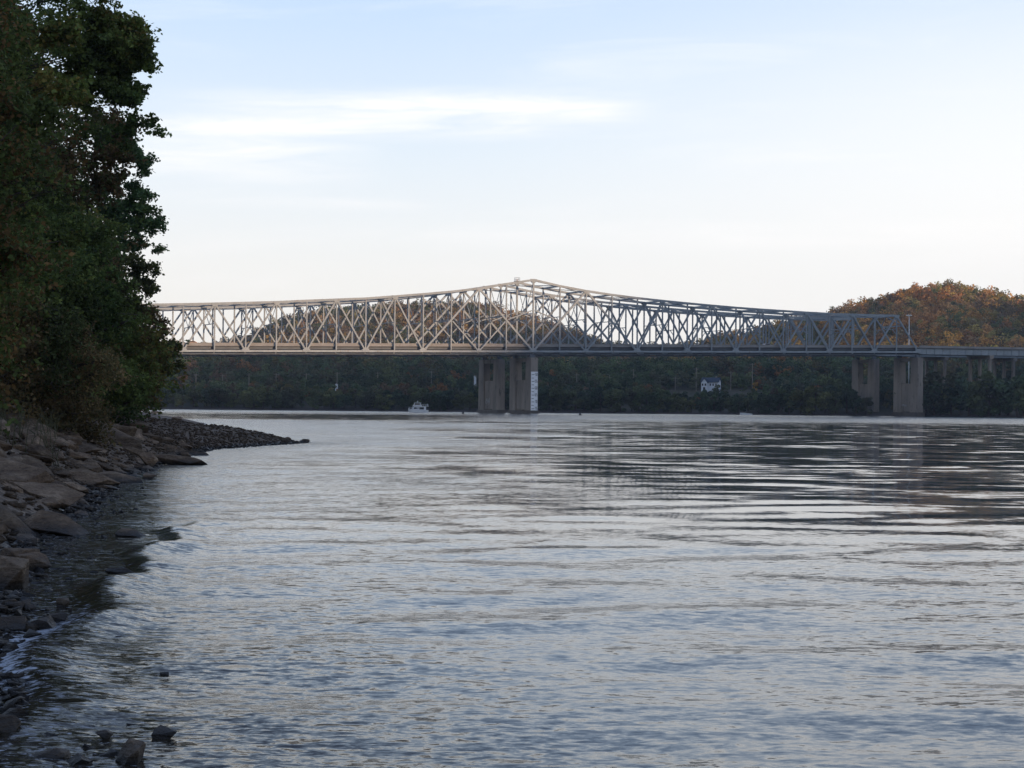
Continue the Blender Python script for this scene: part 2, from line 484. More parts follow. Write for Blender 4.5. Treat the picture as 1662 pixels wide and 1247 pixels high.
# ------------------------------------------------------------------ far bank terrain
FX = [-1.2, -0.3, -0.205, -0.095, 0.03, 0.11, 0.235, 0.27, 0.30, 0.6, 1.4]
FD = [700, 690, 682, 672, 655, 648, 634, 612, 596, 560, 520]
RX1 = [-300, 240, 330, 400, 440, 470, 560, 640, 740, 790, 830, 880, 930, 975, 1010, 1060, 1130, 1200, 1300, 2200]
RY1 = [566, 566, 566, 549, 529, 516, 503, 497, 492, 495, 508, 523, 538, 556, 566, 568, 568, 568, 566, 560]
RX2 = [-300, 1000, 1100, 1150, 1200, 1260, 1320, 1380, 1440, 1490, 1540, 1590, 1640, 1700, 1900, 2300]
RY2 = [590, 590, 576, 562, 546, 530, 515, 497, 478, 466, 462, 472, 484, 492, 505, 520]
YR1, YR2 = 1350.0, 1240.0
def far_z(X, Y):
    u = X / np.maximum(Y, 1)
    px = 831 + u * FPX
    D = np.interp(u, FX, FD)
    t = Y - D
    z = np.interp(t, [-300, 0, 6, 14, 60, 85, 115, 200, 420, 4000], [-3.5, -0.15, 0.45, 1.2, 5.6, 9.0, 10.5, 16.5, 18, 18])
    z = z + fbm(X * 0.02, Y * 0.02, 21) * np.interp(t, [0, 60, 300], [0.3, 1.5, 5])
    for RX, RY, YR, sg in ((RX1, RY1, YR1, 230), (RX2, RY2, YR2, 210)):
        top = EYE + (660 + 0.009 * (px - 831) - np.interp(px, RX, RY)) * YR / FPX - 12.0
        sgm = np.where(Y < YR, sg, sg * 1.8)
        g = np.exp(-((Y - YR) / sgm) ** 2)
        gul = fbm(X * 0.008, Y * 0.008, 5) * 16 * g * (1 - g) * 4
        z = np.maximum(z, z * (1 - g) + top * g + gul)
    return z
def build_far():
    us = np.concatenate([np.linspace(-1.2, -0.32, 20), np.linspace(-0.31, 0.36, 260), np.linspace(0.38, 1.4, 22)])
    ts = np.concatenate([[-120, -60, -20], np.arange(-8, 20, 2.0), np.arange(22, 130, 5.0), np.arange(135, 900, 13.0), np.linspace(920, 2300, 12)])
    U, T = np.meshgrid(us, ts)
    Y = np.interp(U, FX, FD) + T
    X = U * Y
    Z = far_z(X, Y)
    n, m = X.shape
    V = np.stack([X, Y, Z], -1).reshape(-1, 3)
    i = np.arange(n * m).reshape(n, m)
    F = np.stack([i[:-1, :-1], i[:-1, 1:], i[1:, 1:], i[1:, :-1]], -1).reshape(-1, 4)
    tag(link('hills', np_mesh('hills', V, F, smooth=True), M['terrain']), kind='structure')
build_far()

# the high wooded ridge behind and to the right of the viewer, whose shadow covers the river
def build_ridge():
    L = np.linspace(-900, 2300, 161)
    W = np.linspace(420, 1300, 34)
    top = np.interp(L, [-900, 0, 298, 350, 402, 430, 470, 600, 800, 960, 1155, 1500, 2300],
                    [110, 96, 101, 108, 121, 132, 146, 165, 188, 192, 170, 150, 120])
    LL, WW = np.meshgrid(L, W)
    g = np.where(WW < 700, np.exp(-((WW - 700) / 150) ** 2), np.exp(-((WW - 700) / 320) ** 2))
    Z = np.interp(LL, L, top) * g + fbm(LL * 0.012, WW * 0.012, 8) * 14 * (1 - g)
    Z = Z + fbm(LL * 0.09, WW * 0.09, 12, 3) * 2.0
    X = LL * 0.714 + WW * 0.70
    Y = LL * 0.70 - WW * 0.714
    n, m = X.shape
    i = np.arange(n * m).reshape(n, m)
    F = np.stack([i[:-1, :-1], i[:-1, 1:], i[1:, 1:], i[1:, :-1]], -1).reshape(-1, 4)
    tag(link('ridge', np_mesh('ridge', np.stack([X, Y, Z], -1).reshape(-1, 3), F, smooth=True), M['terrain']), kind='structure')
build_ridge()

g = MB(); g.box(-3200, -2500, -6, 3200, 3200, -4)
tag(g.build('ground', M['terrain']), kind='structure')

# ------------------------------------------------------------------ river
CREST = [(9.0, -2.6), (12.0, -3.3), (14.5, -3.95), (16.2, -4.15), (21.2, -4.75), (26.0, -5.2), (30.6, -5.7), (36, -6.3)]
def build_water():
    dy = []
    y = 5.0
    while y < 260:
        dy.append(y); y += max(0.05, 0.0062 * y)
    while y < 2600:
        dy.append(y); y *= 1.06
    Y = np.concatenate([[-1500, -600, -250, -100, -40, -15, -4, 0, 3], dy])
    x = [0.0]
    while x[-1] < 16: x.append(x[-1] + 0.11)
    while x[-1] < 2500: x.append(x[-1] * 1.045)
    x = np.array(x)
    X = np.concatenate([-x[:0:-1], x])
    XX, YY = np.meshgrid(X, Y)
    sp = np.maximum(np.gradient(Y)[:, None], np.gradient(X)[None, :])
    rs = np.random.RandomState(4)
    Z = np.zeros_like(XX)
    group = 0.75 + 0.8 * fbm(XX * 0.09, YY * 0.06, 33)
    for k in range(56):
        lam = 0.40 * (8 ** rs.rand())
        th = rs.normal(0.0, 0.75)
        kk = 2 * np.pi / lam
        steep = rs.uniform(0.004, 0.010)
        a = steep / kk
        ph = rs.uniform(0, 6.283)
        fade = np.clip((lam / sp - 5) / 5, 0, 1)
        arg = kk * (np.sin(th) * XX + np.cos(th) * YY) + ph + 0.5 * np.sin(XX * 0.11 * (1 + k % 3) + YY * 0.05 + k)
        Z += a * fade * np.sin(arg) * (1.0 if lam < 1.3 else sstep(52, 24, YY))
    Z *= np.clip(group, 0.25, 1.4)
    # long diagonal wake waves that run in to the shore
    for lam, th, amp, ph in ((3.4, -0.62, 0.007, 0.3), (2.3, -0.5, 0.005, 2.0), (5.2, -0.75, 0.008, 4.0)):
        kk = 2 * np.pi / lam
        fade = np.clip((lam / sp - 6) / 5, 0, 1) * sstep(70, 25, YY)
        Z += amp * fade * np.sin(kk * (np.sin(th) * XX + np.cos(th) * YY) + ph + 0.8 * np.sin(XX * 0.21 + 0.13 * YY)) * (0.6 + 1.2 * fbm(XX * 0.12, YY * 0.12, 71))
    # the little breaker along the shore
    cx = np.interp(YY, [c[0] for c in CREST], [c[1] for c in CREST])
    dd = (XX - cx)
    wig = 0.16 * np.sin(YY * 1.3) + 0.25 * fbm(YY * 0.8, YY * 0 + 3.0, 5)
    dd = dd + wig
    lenm = sstep(8.0, 11.5, YY) * sstep(36, 30, YY)
    h = np.interp(YY, [9, 14, 20, 30, 36], [0.05, 0.09, 0.11, 0.08, 0.01])
    crest = h * np.where(dd < 0, np.exp(-(dd / 0.16) ** 2), np.exp(-(dd / 0.45) ** 2)) * lenm * (0.55 + 1.3 * (fbm(YY * 1.7, XX * 0.9, 61) + .25))
    near = sstep(-0.6, 1.8, XX - shore_x(YY))
    Z = Z * (0.8 + 0.2 * near) + crest
    Z[YY < 4] = 0
    foam = np.exp(-((dd + 0.25) / 0.30) ** 2) * lenm * (0.35 + 0.9 * np.clip(1 - np.abs(YY - 15.5) / 4, 0, 1))
    sd = XX - shore_x(YY)
    foam = np.maximum(foam, 0.52 * sstep(3.2, 0.0, sd) * (YY < 60) * (YY > 6))
    foam = np.maximum(foam, 0.5 * np.exp(-(sd / 0.5) ** 2) * (YY > 30) * (YY < 130))
    shallow = sstep(5.5, 1.0, sd) * (YY < 140)
    C = np.stack([foam, shallow, 0 * foam], -1).reshape(-1, 3)
    n, m = XX.shape
    i = np.arange(n * m).reshape(n, m)
    F = np.stack([i[:-1, :-1], i[:-1, 1:], i[1:, 1:], i[1:, :-1]], -1).reshape(-1, 4)
    tag(link('river', np_mesh('river', np.stack([XX, YY, Z], -1).reshape(-1, 3), F, C, True), M['water']), kind='structure')
build_water()

# ------------------------------------------------------------------ the twin bridges
P0 = np.array([xat(864.5, 568.0), 568.0])
Z16 = 568.0 * (1 + 0.006939 * 16)
P16 = np.array([xat(1490.0, Z16), Z16])
LP = float(np.linalg.norm(P16 - P0)) / 16       # panel length
DX = (P16 - P0) / (LP * 16)                      # along the bridge
PX = np.array([-DX[1], DX[0]])                   # across it, away from the viewer
D3 = Vector((DX[0], DX[1], 0)); S3 = Vector((PX[0], PX[1], 0)); UP = Vector((0, 0, 1))
def pos(m, s, z):                                # m metres along from the main pier, s across
    q = P0 + DX * m + PX * s
    return Vector((q[0], q[1], z))
def px_of(q): return 831 + q[0] / q[1] * FPX
def zb(m):                                       # centre of bottom chord
    a = (-12 * LP, zat(296, 569.7, 568 * (1 - .006939 * 12))); b = (16 * LP, zat(1490, 571.6, Z16))
    return a[1] + (b[1] - a[1]) * (m - a[0]) / (b[0] - a[0])
TN = [-12, -11, -9, -8, -6, -5, -4, -3, -2, -1, 0, 1, 2, 3, 4, 5, 6, 7, 8, 9, 10, 11, 12, 13, 14, 15]
TY = [494, 493, 490.5, 488.3, 484.6, 481.2, 477.5, 473.5, 468.5, 461, 454.5, 464.5, 472.5, 478.8, 484, 488.5, 492.5, 496.2, 499.6, 502.5, 505, 507.5, 509.5, 510.8, 511.8, 512.6]
TH = []
for n_, y_ in zip(TN, TY):
    q = P0 + DX * LP * n_
    TH.append(zat(px_of(q), y_, q[1]) - zb(n_ * LP))
def th(n):                                       # truss height at panel point n, mirrored about mid-span
    if n < -15: n = -30 - n
    return float(np.interp(n, TN, TH)) if n >= -12 else TH[0] - 0.25 * (-12 - n)
NL = -20
DECK = 1.55                                      # road surface above the bottom chord centre
def bot(n, s): return pos(n * LP, s, zb(n * LP))
def top(n, s): return pos(n * LP, s, zb(n * LP) + th(n))

def gusset(mb, c, s, w, h, dz):
    """gusset plate pair at a panel point, bevelled corners"""
    a = Vector(c) + UP * dz
    pts = [(-w, -h * .5), (w, -h * .5), (w, h * .1), (w * .45, h * .5), (-w * .45, h * .5), (-w, h * .1)]
    if dz < 0: pts = [(x, -z) for x, z in pts][::-1]
    lo = [a + D3 * x + UP * z - S3 * 0.37 for x, z in pts]
    hi = [a + D3 * x + UP * z + S3 * 0.37 for x, z in pts]
    n = len(pts)
    mb.poly(lo + hi, [tuple(range(n))[::-1], tuple(range(n, 2 * n))] + [(i, (i + 1) % n, n + (i + 1) % n, n + i) for i in range(n)])

def sway(mb, n, s0, s1, depth, knee=True):
    """cross frame between the two trusses at panel point n"""
    a = top(n, s0); b = top(n, s1)
    lo = depth
    mb.beam(a - UP * lo, b - UP * lo, UP, 0.22, 0.24, 0.2, 0.2)
    c = (a + b) / 2 - UP * lo
    mb.beam(a - UP * 0.5, c, D3, 0.18, 0.16, 0.1, 0.1)
    mb.beam(b - UP * 0.5, c, D3, 0.18, 0.16, 0.1, 0.1)
    if knee:
        mb.beam(a - UP * (lo + 2.0), a + (b - a) * 0.2 - UP * lo, D3, 0.2, 0.18)
        mb.beam(b - UP * (lo + 2.0), b + (a - b) * 0.2 - UP * lo, D3, 0.2, 0.18)

def pier_part(root, m, s0, s1, wide, w_col, open_top, ztop, zbase, split=0.0):
    """long-sided concrete pier: two columns, a recessed wall between them below open_top, a cap beam"""
    cx = m
    def slab(mb, a0, a1, b0, b1, z0, z1, taper=0.0):
        """a = along bridge, b = across"""
        lo = [pos(cx + a0, b0, z0), pos(cx + a1, b0, z0), pos(cx + a1, b1, z0), pos(cx + a0, b1, z0)]
        hi = [pos(cx + a0, b0 , z1), pos(cx + a1, b0, z1), pos(cx + a1, b1 , z1), pos(cx + a0, b1, z1)]
        mb.hexa(lo + hi)
    w = MB()
    b0 = s0 + w_col - 0.4; b1 = s1 - w_col + 0.4
    slab(w, -wide / 2 + 0.55, wide / 2 - 0.55, b0, b1, zbase + 1.2, open_top)
    wall = w.build('pier_wall', M['concrete'], root)
    for (c0, c1) in ((s0, s0 + w_col), (s1 - w_col, s1)):
        c = MB()
        # battered column, a little slimmer at the top on its inner side
        lean = 0.5
        i0 = c0 + (lean if c0 > (s0 + s1) / 2 else 0)
        i1 = c1 - (lean if c0 < (s0 + s1) / 2 else 0)
        lo = [pos(cx - wide / 2, c0, zbase + 1.0), pos(cx + wide / 2, c0, zbase + 1.0), pos(cx + wide / 2, c1, zbase + 1.0), pos(cx - wide / 2, c1, zbase + 1.0)]
        hi = [pos(cx - wide / 2 + .12, i0, ztop), pos(cx + wide / 2 - .12, i0, ztop), pos(cx + wide / 2 - .12, i1, ztop), pos(cx - wide / 2 + .12, i1, ztop)]
        c.hexa(lo + hi)
        c.build('pier_column', M['concrete'], wall)
        bm_ = MB()
        t = c0 + 1.9 if c0 < (s0 + s1) / 2 else c1 - 1.9
        q0 = pos(cx, t, ztop + 0.003); q1 = pos(cx, t, ztop + 0.9)
        bm_.beam(q0, q1, S3, 1.5, 1.0)
        bm_.build('bearing', M['dark_steel'], wall)
    c = MB()
    slab(c, -wide / 2 + 0.35, wide / 2 - 0.35, s0 + w_col - 0.8, s1 - w_col + 0.8, ztop - 1.3, ztop - 0.1)
    c.build('pier_cap', M['concrete'], wall)
    f = MB()
    slab(f, -wide / 2 - 0.45, wide / 2 + 0.45, s0 - 0.5, s1 + 0.5, -3.0, zbase + 1.0 - 0.003)
    f.build('pier_footing', M['footing'], wall)
    return wall

def build_bridge(s0, name, label, beacon):
    s1 = s0 + 12.8
    sm = (s0 + s1) / 2
    root = empty('truss_bridge', pos(0, sm, 0))
    tag(root, label, 'bridge', 'twin steel truss bridges across the river')
    def kid(mb, nm, m, parent=root, lab=None):
        o = mb.build(nm, m)
        o.parent = parent
        o.matrix_parent_inverse = Matrix.Translation(-root.location) if parent is root else Matrix.Identity(4)
        if lab: o['label'] = lab
        return o
    steel = M['steel']
    for s in (s0, s1):
        b = MB(); t = MB()
        for n in range(NL, 16):
            b.beam(bot(n, s), bot(n + 1, s), S3, 0.66, 0.56)
            if n < 15:
                t.beam(top(n, s), top(n + 1, s), S3, 0.70, 0.60)
        kid(b, 'bottom_chord', steel); kid(t, 'top_chord', steel)
        for n in range(NL, 17):
            if n % 2 == 0:
                g = MB(); sm_ = 0.7 if n in (-2, 2) else 1.0
                gusset(g, bot(n, s), s, 1.15 * sm_, 1.35 * sm_, 0.4)
                kid(g, 'gusset_plate', steel)
        for n in range(NL, 16):
            if (n % 2 == 1 and n not in (-3, -1, 1, 3)) or n in (-2, 0, 2):
                g = MB(); gusset(g, top(n, s), s, 1.0, 1.2, -0.3)
                kid(g, 'gusset_plate', steel)
        for n in range(NL, 16):
            v = MB()
            wv = 0.55 if n == 0 else 0.38
            v.hbeam(bot(n, s), top(n, s), S3, wv, 0.40, 0.4, 0.4)
            kid(v, 'vertical', steel)
        def diag(a, b_, w):
            d_ = MB(); d_.hbeam(a, b_, S3, w, 0.5, 0.6, 0.6)
            kid(d_, 'diagonal', steel)
        for n in range(NL, 15, 2):
            if n in (-4, -2, 0, 2): continue
            diag(bot(n, s), top(n + 1, s), 0.48)
            diag(top(n + 1, s), bot(n + 2, s), 0.48)
        def mid(n): return (bot(n, s) + pos(n * LP, s, zb(n * LP))) / 2
        for sg in (-1, 1):
            diag(bot(4 * sg, s), top(2 * sg, s), 0.58)
            diag(top(2 * sg, s), bot(0, s), 0.58)
            m3 = (bot(4 * sg, s) + top(2 * sg, s)) / 2
            m1 = (top(2 * sg, s) + bot(0, s)) / 2
            diag(m3, bot(2 * sg, s), 0.38)
            diag(m1, bot(2 * sg, s), 0.38)
            diag(m1, (bot(0, s) * 0.42 + top(0, s) * 0.58), 0.32)
    # bracing between the pair of trusses
    for n in range(NL, 16):
        h = th(n)
        if n % 2 == 1 or n in (-2, 0, 2):
            w = MB(); sway(w, n, s0, s1, min(0.47 * h, h - 8.2)); kid(w, 'sway_frame', steel)
        k = MB(); k.beam(top(n, s0), top(n, s1), UP, 0.4, 0.5, 0.35, 0.35); kid(k, 'top_strut', steel)
    lat = MB()
    for n in range(NL, 14, 2):
        a, b_ = n + 1, n + 3
        if b_ > 15: continue
        lat.beam(top(a, s0) - UP * .05, top(b_, s1) - UP * .05, UP, 0.34, 0.26, .5, .5)
        lat.beam(top(a, s1) + UP * .12, top(b_, s0) + UP * .12, UP, 0.34, 0.26, .5, .5)
    kid(lat, 'top_lateral_bracing', steel)
    pt = MB()
    pt.beam((top(15, s0) * .72 + bot(16, s0) * .28), (top(15, s1) * .72 + bot(16, s1) * .28), D3, 0.5, 0.4)
    a = top(15, s0) * .72 + bot(16, s0) * .28; b_ = top(15, s1) * .72 + bot(16, s1) * .28
    c_ = (top(15, s0) + top(15, s1)) / 2
    pt.beam(a, c_, D3, 0.3, 0.25); pt.beam(b_, c_, D3, 0.3, 0.25)
    kid(pt, 'portal_frame', steel)
    # floor system
    for n in range(NL, 17):
        f = MB()
        a = bot(n, s0) + UP * 0.05; b_ = bot(n, s1) + UP * 0.05
        f.beam(a, b_, D3, 1.75, 0.35, 0.33, 0.33)
        kid(f, 'floor_beam', M['dark_steel'])
    st = MB()
    ll = MB()
    for n in range(NL, 16):
        for k in range(6):
            s = s0 + 1.4 + k * 2.0
            st.beam(bot(n, s) + UP * 0.92, bot(n + 1, s) + UP * 0.92, UP, 0.25, 0.62, 0.18, 0.18)
        ll.beam(bot(n, s0) - UP * 0.95, bot(n + 1, s1) - UP * 0.95, UP, 0.22, 0.2, 0.4, 0.4)
        ll.beam(bot(n, s0 + 0.35) - UP * 0.86, bot(n + 1, s0 + 0.35) - UP * 0.86, UP, 0.3, 0.28)
    kid(st, 'stringers', M['dark_steel'])
    kid(ll, 'lower_bracing', M['dark_steel'])
    dk = MB()
    e = 62.0
    for n in range(NL, 16):
        q = [pos((n + i) * LP, s, zb((n + i) * LP) + DECK + dz) for dz in (-0.28, 0) for (i, s) in ((0, s0 + 0.8), (1, s0 + 0.8), (1, s1 - 0.8), (0, s1 - 0.8))]
        dk.hexa(q)
    kid(dk, 'deck_slab', M['deck'])
    for s in (s0 + 0.98, s1 - 0.98):
        br = MB()
        for n in range(NL, 16):
            q = []
            for dz, hw in ((0.004, 0.22), (0.35, 0.13), (0.95, 0.11)):
                q.append([pos((n + i) * LP + (0.04 if i == 0 else -0.04), s + k * hw, zb((n + i) * LP) + DECK + dz) for (i, k) in ((0, -1), (1, -1), (1, 1), (0, 1))])
            br.hexa(q[0] + q[1]); 
            q[1] = [v + UP * 0.001 for v in q[1]]
            br.hexa(q[1] + q[2])
        kid(br, 'barrier', M['barrier'])
    # approach spans beyond the truss
    m0 = 16 * LP; z0 = zb(m0)
    def gr(m): return z0 + (m - m0) * 0.008
    ap = MB()
    ms = [m0 + 0.6 + i * 7.0 for i in range(16)]
    for i in range(len(ms) - 1):
        a0, a1 = ms[i], ms[i + 1]
        q = [pos(a, s, gr(a) + DECK + dz) for dz in (-0.28, 0) for (a, s) in ((a0, s0 + 0.1), (a1, s0 + 0.1), (a1, s1 - 0.1), (a0, s1 - 0.1))]
        ap.hexa(q)
    kid(ap, 'approach_slab', M['deck'])
    gd = MB()
    for k in range(6):
        s = s0 + 0.5 + k * 2.36
        gd.beam(pos(ms[0], s, gr(ms[0]) + 0.24), pos(ms[-1], s, gr(ms[-1]) + 0.24), UP, 0.12, 2.0)
        for dz in (-0.76, 1.24):
            gd.beam(pos(ms[0], s, gr(ms[0]) + dz), pos(ms[-1], s, gr(ms[-1]) + dz), UP, 0.5, 0.05)
        if k == 0:
            a = ms[0]
            while a < ms[-1]:
                gd.beam(pos(a, s - 0.16, gr(a) - 0.7), pos(a, s - 0.16, gr(a) + 1.18), S3, 0.08, 0.2); a += 3.5
    kid(gd, 'approach_girders', steel)
    for s in (s0 + 0.25, s1 - 0.25):
        ab = MB()
        ab.beam(pos(ms[0], s, gr(ms[0]) + DECK + 0.404), pos(ms[-1], s, gr(ms[-1]) + DECK + 0.404), UP, 0.3, 0.8)
        kid(ab, 'approach_barrier', M['barrier'])
    # piers
    inv = Matrix.Translation(-root.location)
    def own(o):
        o.parent = root; o.matrix_parent_inverse = inv
        return o
    zt = zb(0) - 2.0
    w1 = own(pier_part(None, -0.3, s0 - 1.9, s1 + 1.9, 2.6, 4.6, zt * 0.60, zt, 0.0))
    zt2 = zb(16 * LP) - 2.0
    w2 = own(pier_part(None, 16 * LP - 0.1, s0 - 1.5, s1 - 0.1, 2.5, 4.5, zt2 * 0.56, zt2, 0.4))
    for w_, z_ in ((w1, zt), (w2, zt2)):
        w_.name = 'pier'
    for k, m_ in enumerate((m0 + 33, m0 + 66)):
        z_ = gr(m_) - 0.8
        h0 = float(far_z(*[np.array(v) for v in pos(m_, sm, 0)[:2]])) - 1.0
        cap = MB(); cap.beam(pos(m_, s0 - 0.3, z_ - 0.65), pos(m_, s1 + 0.3, z_ - 0.65), UP, 1.6, 1.25)
        o = own(cap.build('bent_pier', M['concrete']))
        for s in (s0 + 0.9, sm, s1 - 0.9):
            cm = MB(); cm.beam(pos(m_, s, h0), pos(m_, s, z_ - 1.28), S3, 1.0, 1.0)
            cm.build('bent_column', M['concrete'], o)
    if beacon:
        bc = MB()
        c = top(0, s1) + UP * 0.41
        for a in (-0.7, 0.7):
            for b2 in (-0.6, 0.6):
                q = c + D3 * a + S3 * b2
                bc.beam(q, q + UP * 1.15, D3, 0.1, 0.1)
        for hh in (0.55, 1.1):
            for a in (-0.7, 0.7):
                bc.beam(c + D3 * a - S3 * .64 + UP * hh, c + D3 * a + S3 * .64 + UP * hh, UP, 0.08, 0.08)
            for b2 in (-0.6, 0.6):
                bc.beam(c - D3 * .74 + S3 * b2 + UP * (hh + .01), c + D3 * .74 + S3 * b2 + UP * (hh + .01), UP, 0.08, 0.08)
        bc.beam(c + UP * 0.004, c + UP * 0.12, D3, 1.8, 1.6)
        cg = kid(bc, 'beacon_platform', steel)
        lm = MB(); lm.tube([c + UP * 0.12, c + UP * 0.5, c + UP * 0.62], [0.13, 0.13, 0.05], 8)
        lm.build('beacon_lamp', M['red'], cg)
    return root, s0, s1

SB = 26.0
near_bridge = build_bridge(0.0, 'near', 'nearer grey steel cantilever truss bridge, partly sunlit, with white clearance gauge on its river pier', True)
far_bridge = build_bridge(SB, 'far', 'farther grey steel truss bridge seen through its twin, its river pier left of the gauge', False)
# painted scrawls at the foot of two pier walls
def scrawl(m, s, z, wds, hgt, matk, name, label, bridge):
    parent = bridge[0]; root_loc = parent.location
    a = MB(); rs = random.Random(len(name) + int(z * 10))
    x = 0.0
    while x < wds:
        w = rs.uniform(0.5, 1.0)
        pts = [pos(m, s + x + rs.uniform(0, w), z + rs.uniform(0, hgt)) for _ in range(5)]
        for p, q in zip(pts, pts[1:]):
            a.beam(p, q, D3, 0.22, 0.02)
        x += w * 0.9
    o = a.build(name, matk, parent)
    o.matrix_parent_inverse = Matrix.Translation(-root_loc)
    o['label'] = label
    return o
gpm = 16 * LP - 0.1 - 1.25 + 0.53
scrawl(gpm, 9.2, 3.2, 2.6, 1.1, M['red'], 'graffiti', 'red painted graffiti at the left foot of the nearer bridge end pier', near_bridge)
scrawl(gpm, 5.4, 3.5, 3.6, 0.8, M['bluegrey'], 'graffiti', 'pale painted graffiti right of the red graffiti on end pier', near_bridge)
scrawl(-0.3 - 1.3 + 0.53, SB + 6.0, 2.6, 3.4, 2.6, M['bluegrey'], 'graffiti', 'faint pale graffiti low on farther bridge river pier wall', far_bridge)

# ------------------------------------------------------------------ clearance gauge on the near main pier
def build_gauge():
    face = -1.9
    mc = -0.3
    q = pos(mc, face, 0)
    pxm = px_of(q)
    z0 = zat(867, 668.5, q[1]); z1 = zat(867, 603.5, q[1])
    root = empty('clearance_gauge', pos(mc, face - 0.1, z0))
    tag(root, 'tall white river gauge board with black ticks and numbers on the pier edge', 'gauge board')
    def kid(mb, nm, m):
        o = mb.build(nm, m, root)
        o.matrix_parent_inverse = Matrix.Translation(-root.location)
        return o
    b = MB(); b.beam(pos(mc - 0.02, face - 0.1, z0), pos(mc - 0.02, face - 0.1, z1), S3, 2.36, 0.14)
    kid(b, 'board', M['board'])
    n = 11
    SEG = {'0': 'abcdef', '1': 'bc', '2': 'abged', '3': 'abgcd', '4': 'fgbc', '5': 'afgcd', '6': 'afgecd', '7': 'abc', '8': 'abcdefg', '9': 'abcdfg'}
    nums = ['50', '55', '60', '65', '70', '75']
    for i in range(n):
        z = z1 - 0.075 * (z1 - z0) - i * (z1 - z0) * 0.85 / 10
        t = MB()
        t.beam(pos(mc - 1.02, face - 0.185, z), pos(mc - (0.02 if i % 2 == 0 else 0.22), face - 0.185, z), S3, 0.15, 0.02)
        kid(t, 'tick_mark', M['black'])
        if i % 2 == 0:
            t = MB()
            for k, ch in enumerate(nums[i // 2]):
                ox = mc + 0.22 + k * 0.46; w, h = 0.30, 0.42
                zz = z + 0.12
                P = lambda x, y: pos(ox + x, face - 0.185, zz + y)
                seg = {'a': ((0, h), (w, h)), 'g': ((0, 0), (w, 0)), 'd': ((0, -h), (w, -h)), 'f': ((0, 0), (0, h)), 'b': ((w, 0), (w, h)), 'e': ((0, -h), (0, 0)), 'c': ((w, -h), (w, 0))}
                for c in SEG[ch]:
                    a, b2 = seg[c]
                    t.beam(P(*a), P(*b2), S3, 0.10, 0.02)
            kid(t, 'numeral', M['black'])
build_gauge()

# ------------------------------------------------------------------ cars on the bridge
def car(px, s, body_mat, label):
    u = (px - 831) / FPX
    # m such that pos(m,s) lies on column px
    a = P0 + PX * s
    m = (u * a[1] - a[0]) / (DX[0] - u * DX[1])
    z = zb(m) + DECK
    root = empty('car', pos(m, s, z + 0.004), math.atan2(DX[1], DX[0]))
    tag(root, label, 'car')
    b = MB()
    prof = [(-2.3, .35), (-2.32, .85), (-1.9, 1.0), (1.1, 1.05), (2.2, .85), (2.35, .6), (2.3, .35)]
    n = len(prof)
    b.poly([(x, -0.9, z_) for x, z_ in prof] + [(x, 0.9, z_) for x, z_ in prof],
           [tuple(range(n))[::-1], tuple(range(n, 2 * n))] + [(i, (i + 1) % n, n + (i + 1) % n, n + i) for i in range(n)])
    body = b.build('body', body_mat, root)
    r = MB()
    prof = [(-1.75, 1.01), (-1.2, 1.5), (0.1, 1.55), (0.5, 1.45), (1.15, 1.06)]
    n = len(prof)
    r.poly([(x, -0.78, z_) for x, z_ in prof] + [(x, 0.78, z_) for x, z_ in prof],
           [tuple(range(n))[::-1], tuple(range(n, 2 * n))] + [(i, (i + 1) % n, n + (i + 1) % n, n + i) for i in range(n)])
    r.build('cabin', body_mat, root)
    for sg in (-1, 1):
        g2 = MB()
        pr = [(-1.5, 1.08), (-1.08, 1.42), (0.1, 1.46), (0.45, 1.4), (0.9, 1.08)]
        n = len(pr)
        y0, y1 = sg * 0.782, sg * 0.80
        g2.poly([(x, y0, z_) for x, z_ in pr] + [(x, y1, z_) for x, z_ in pr],
                [tuple(range(n))[::-1], tuple(range(n, 2 * n))] + [(i, (i + 1) % n, n + (i + 1) % n, n + i) for i in range(n)])
        g2.build('side_window', M['glass'], root)
        for x in (-1.45, 1.45):
            w = MB(); w.tube([(x, sg * 0.72, .34), (x, sg * 0.93, .34)], 0.34, 12)
            w.build('wheel', M['rubber'], root)
car(312, 3.6, M['carpaint'], 'rust red car on the nearer bridge, beside the left trees')
car(1245, 8.6, M['carpaint2'], 'pale car on the bridge deck above the white house')

# ------------------------------------------------------------------ light mast behind the bridges
def mast(px, Y, ytop, label):
    x = xat(px, Y); zt = zat(px, ytop, Y)
    zb_ = float(far_z(np.array(x), np.array(Y)))
    root = empty('light_mast', (x, Y, zb_)); tag(root, label, 'light mast')
    p = MB(); p.tube([(0, 0, -0.5), (0, 0, (zt - zb_) * .5), (0, 0, zt - zb_ - 0.9)], [0.22, 0.18, 0.14], 10)
    p.build('pole', M['white'], root, True)
    r = MB()
    r.tube([(0, 0, zt - zb_ - 0.9), (0, 0, zt - zb_ - 0.5)], 0.5, 10)
    r.build('lamp_ring', M['white'], root)
    for k in range(6):
        a = k * math.pi / 3
        l = MB(); c, s = math.cos(a), math.sin(a)
        l.beam((0.5 * c, 0.5 * s, zt - zb_ - 0.6), (1.1 * c, 1.1 * s, zt - zb_ - 0.45), (0, 0, 1), 0.5, 0.35)
        l.build('floodlight', M['lens'], root)
mast(1475, 715.0, 510.0, 'tall white lighting mast rising behind the right end of the truss')

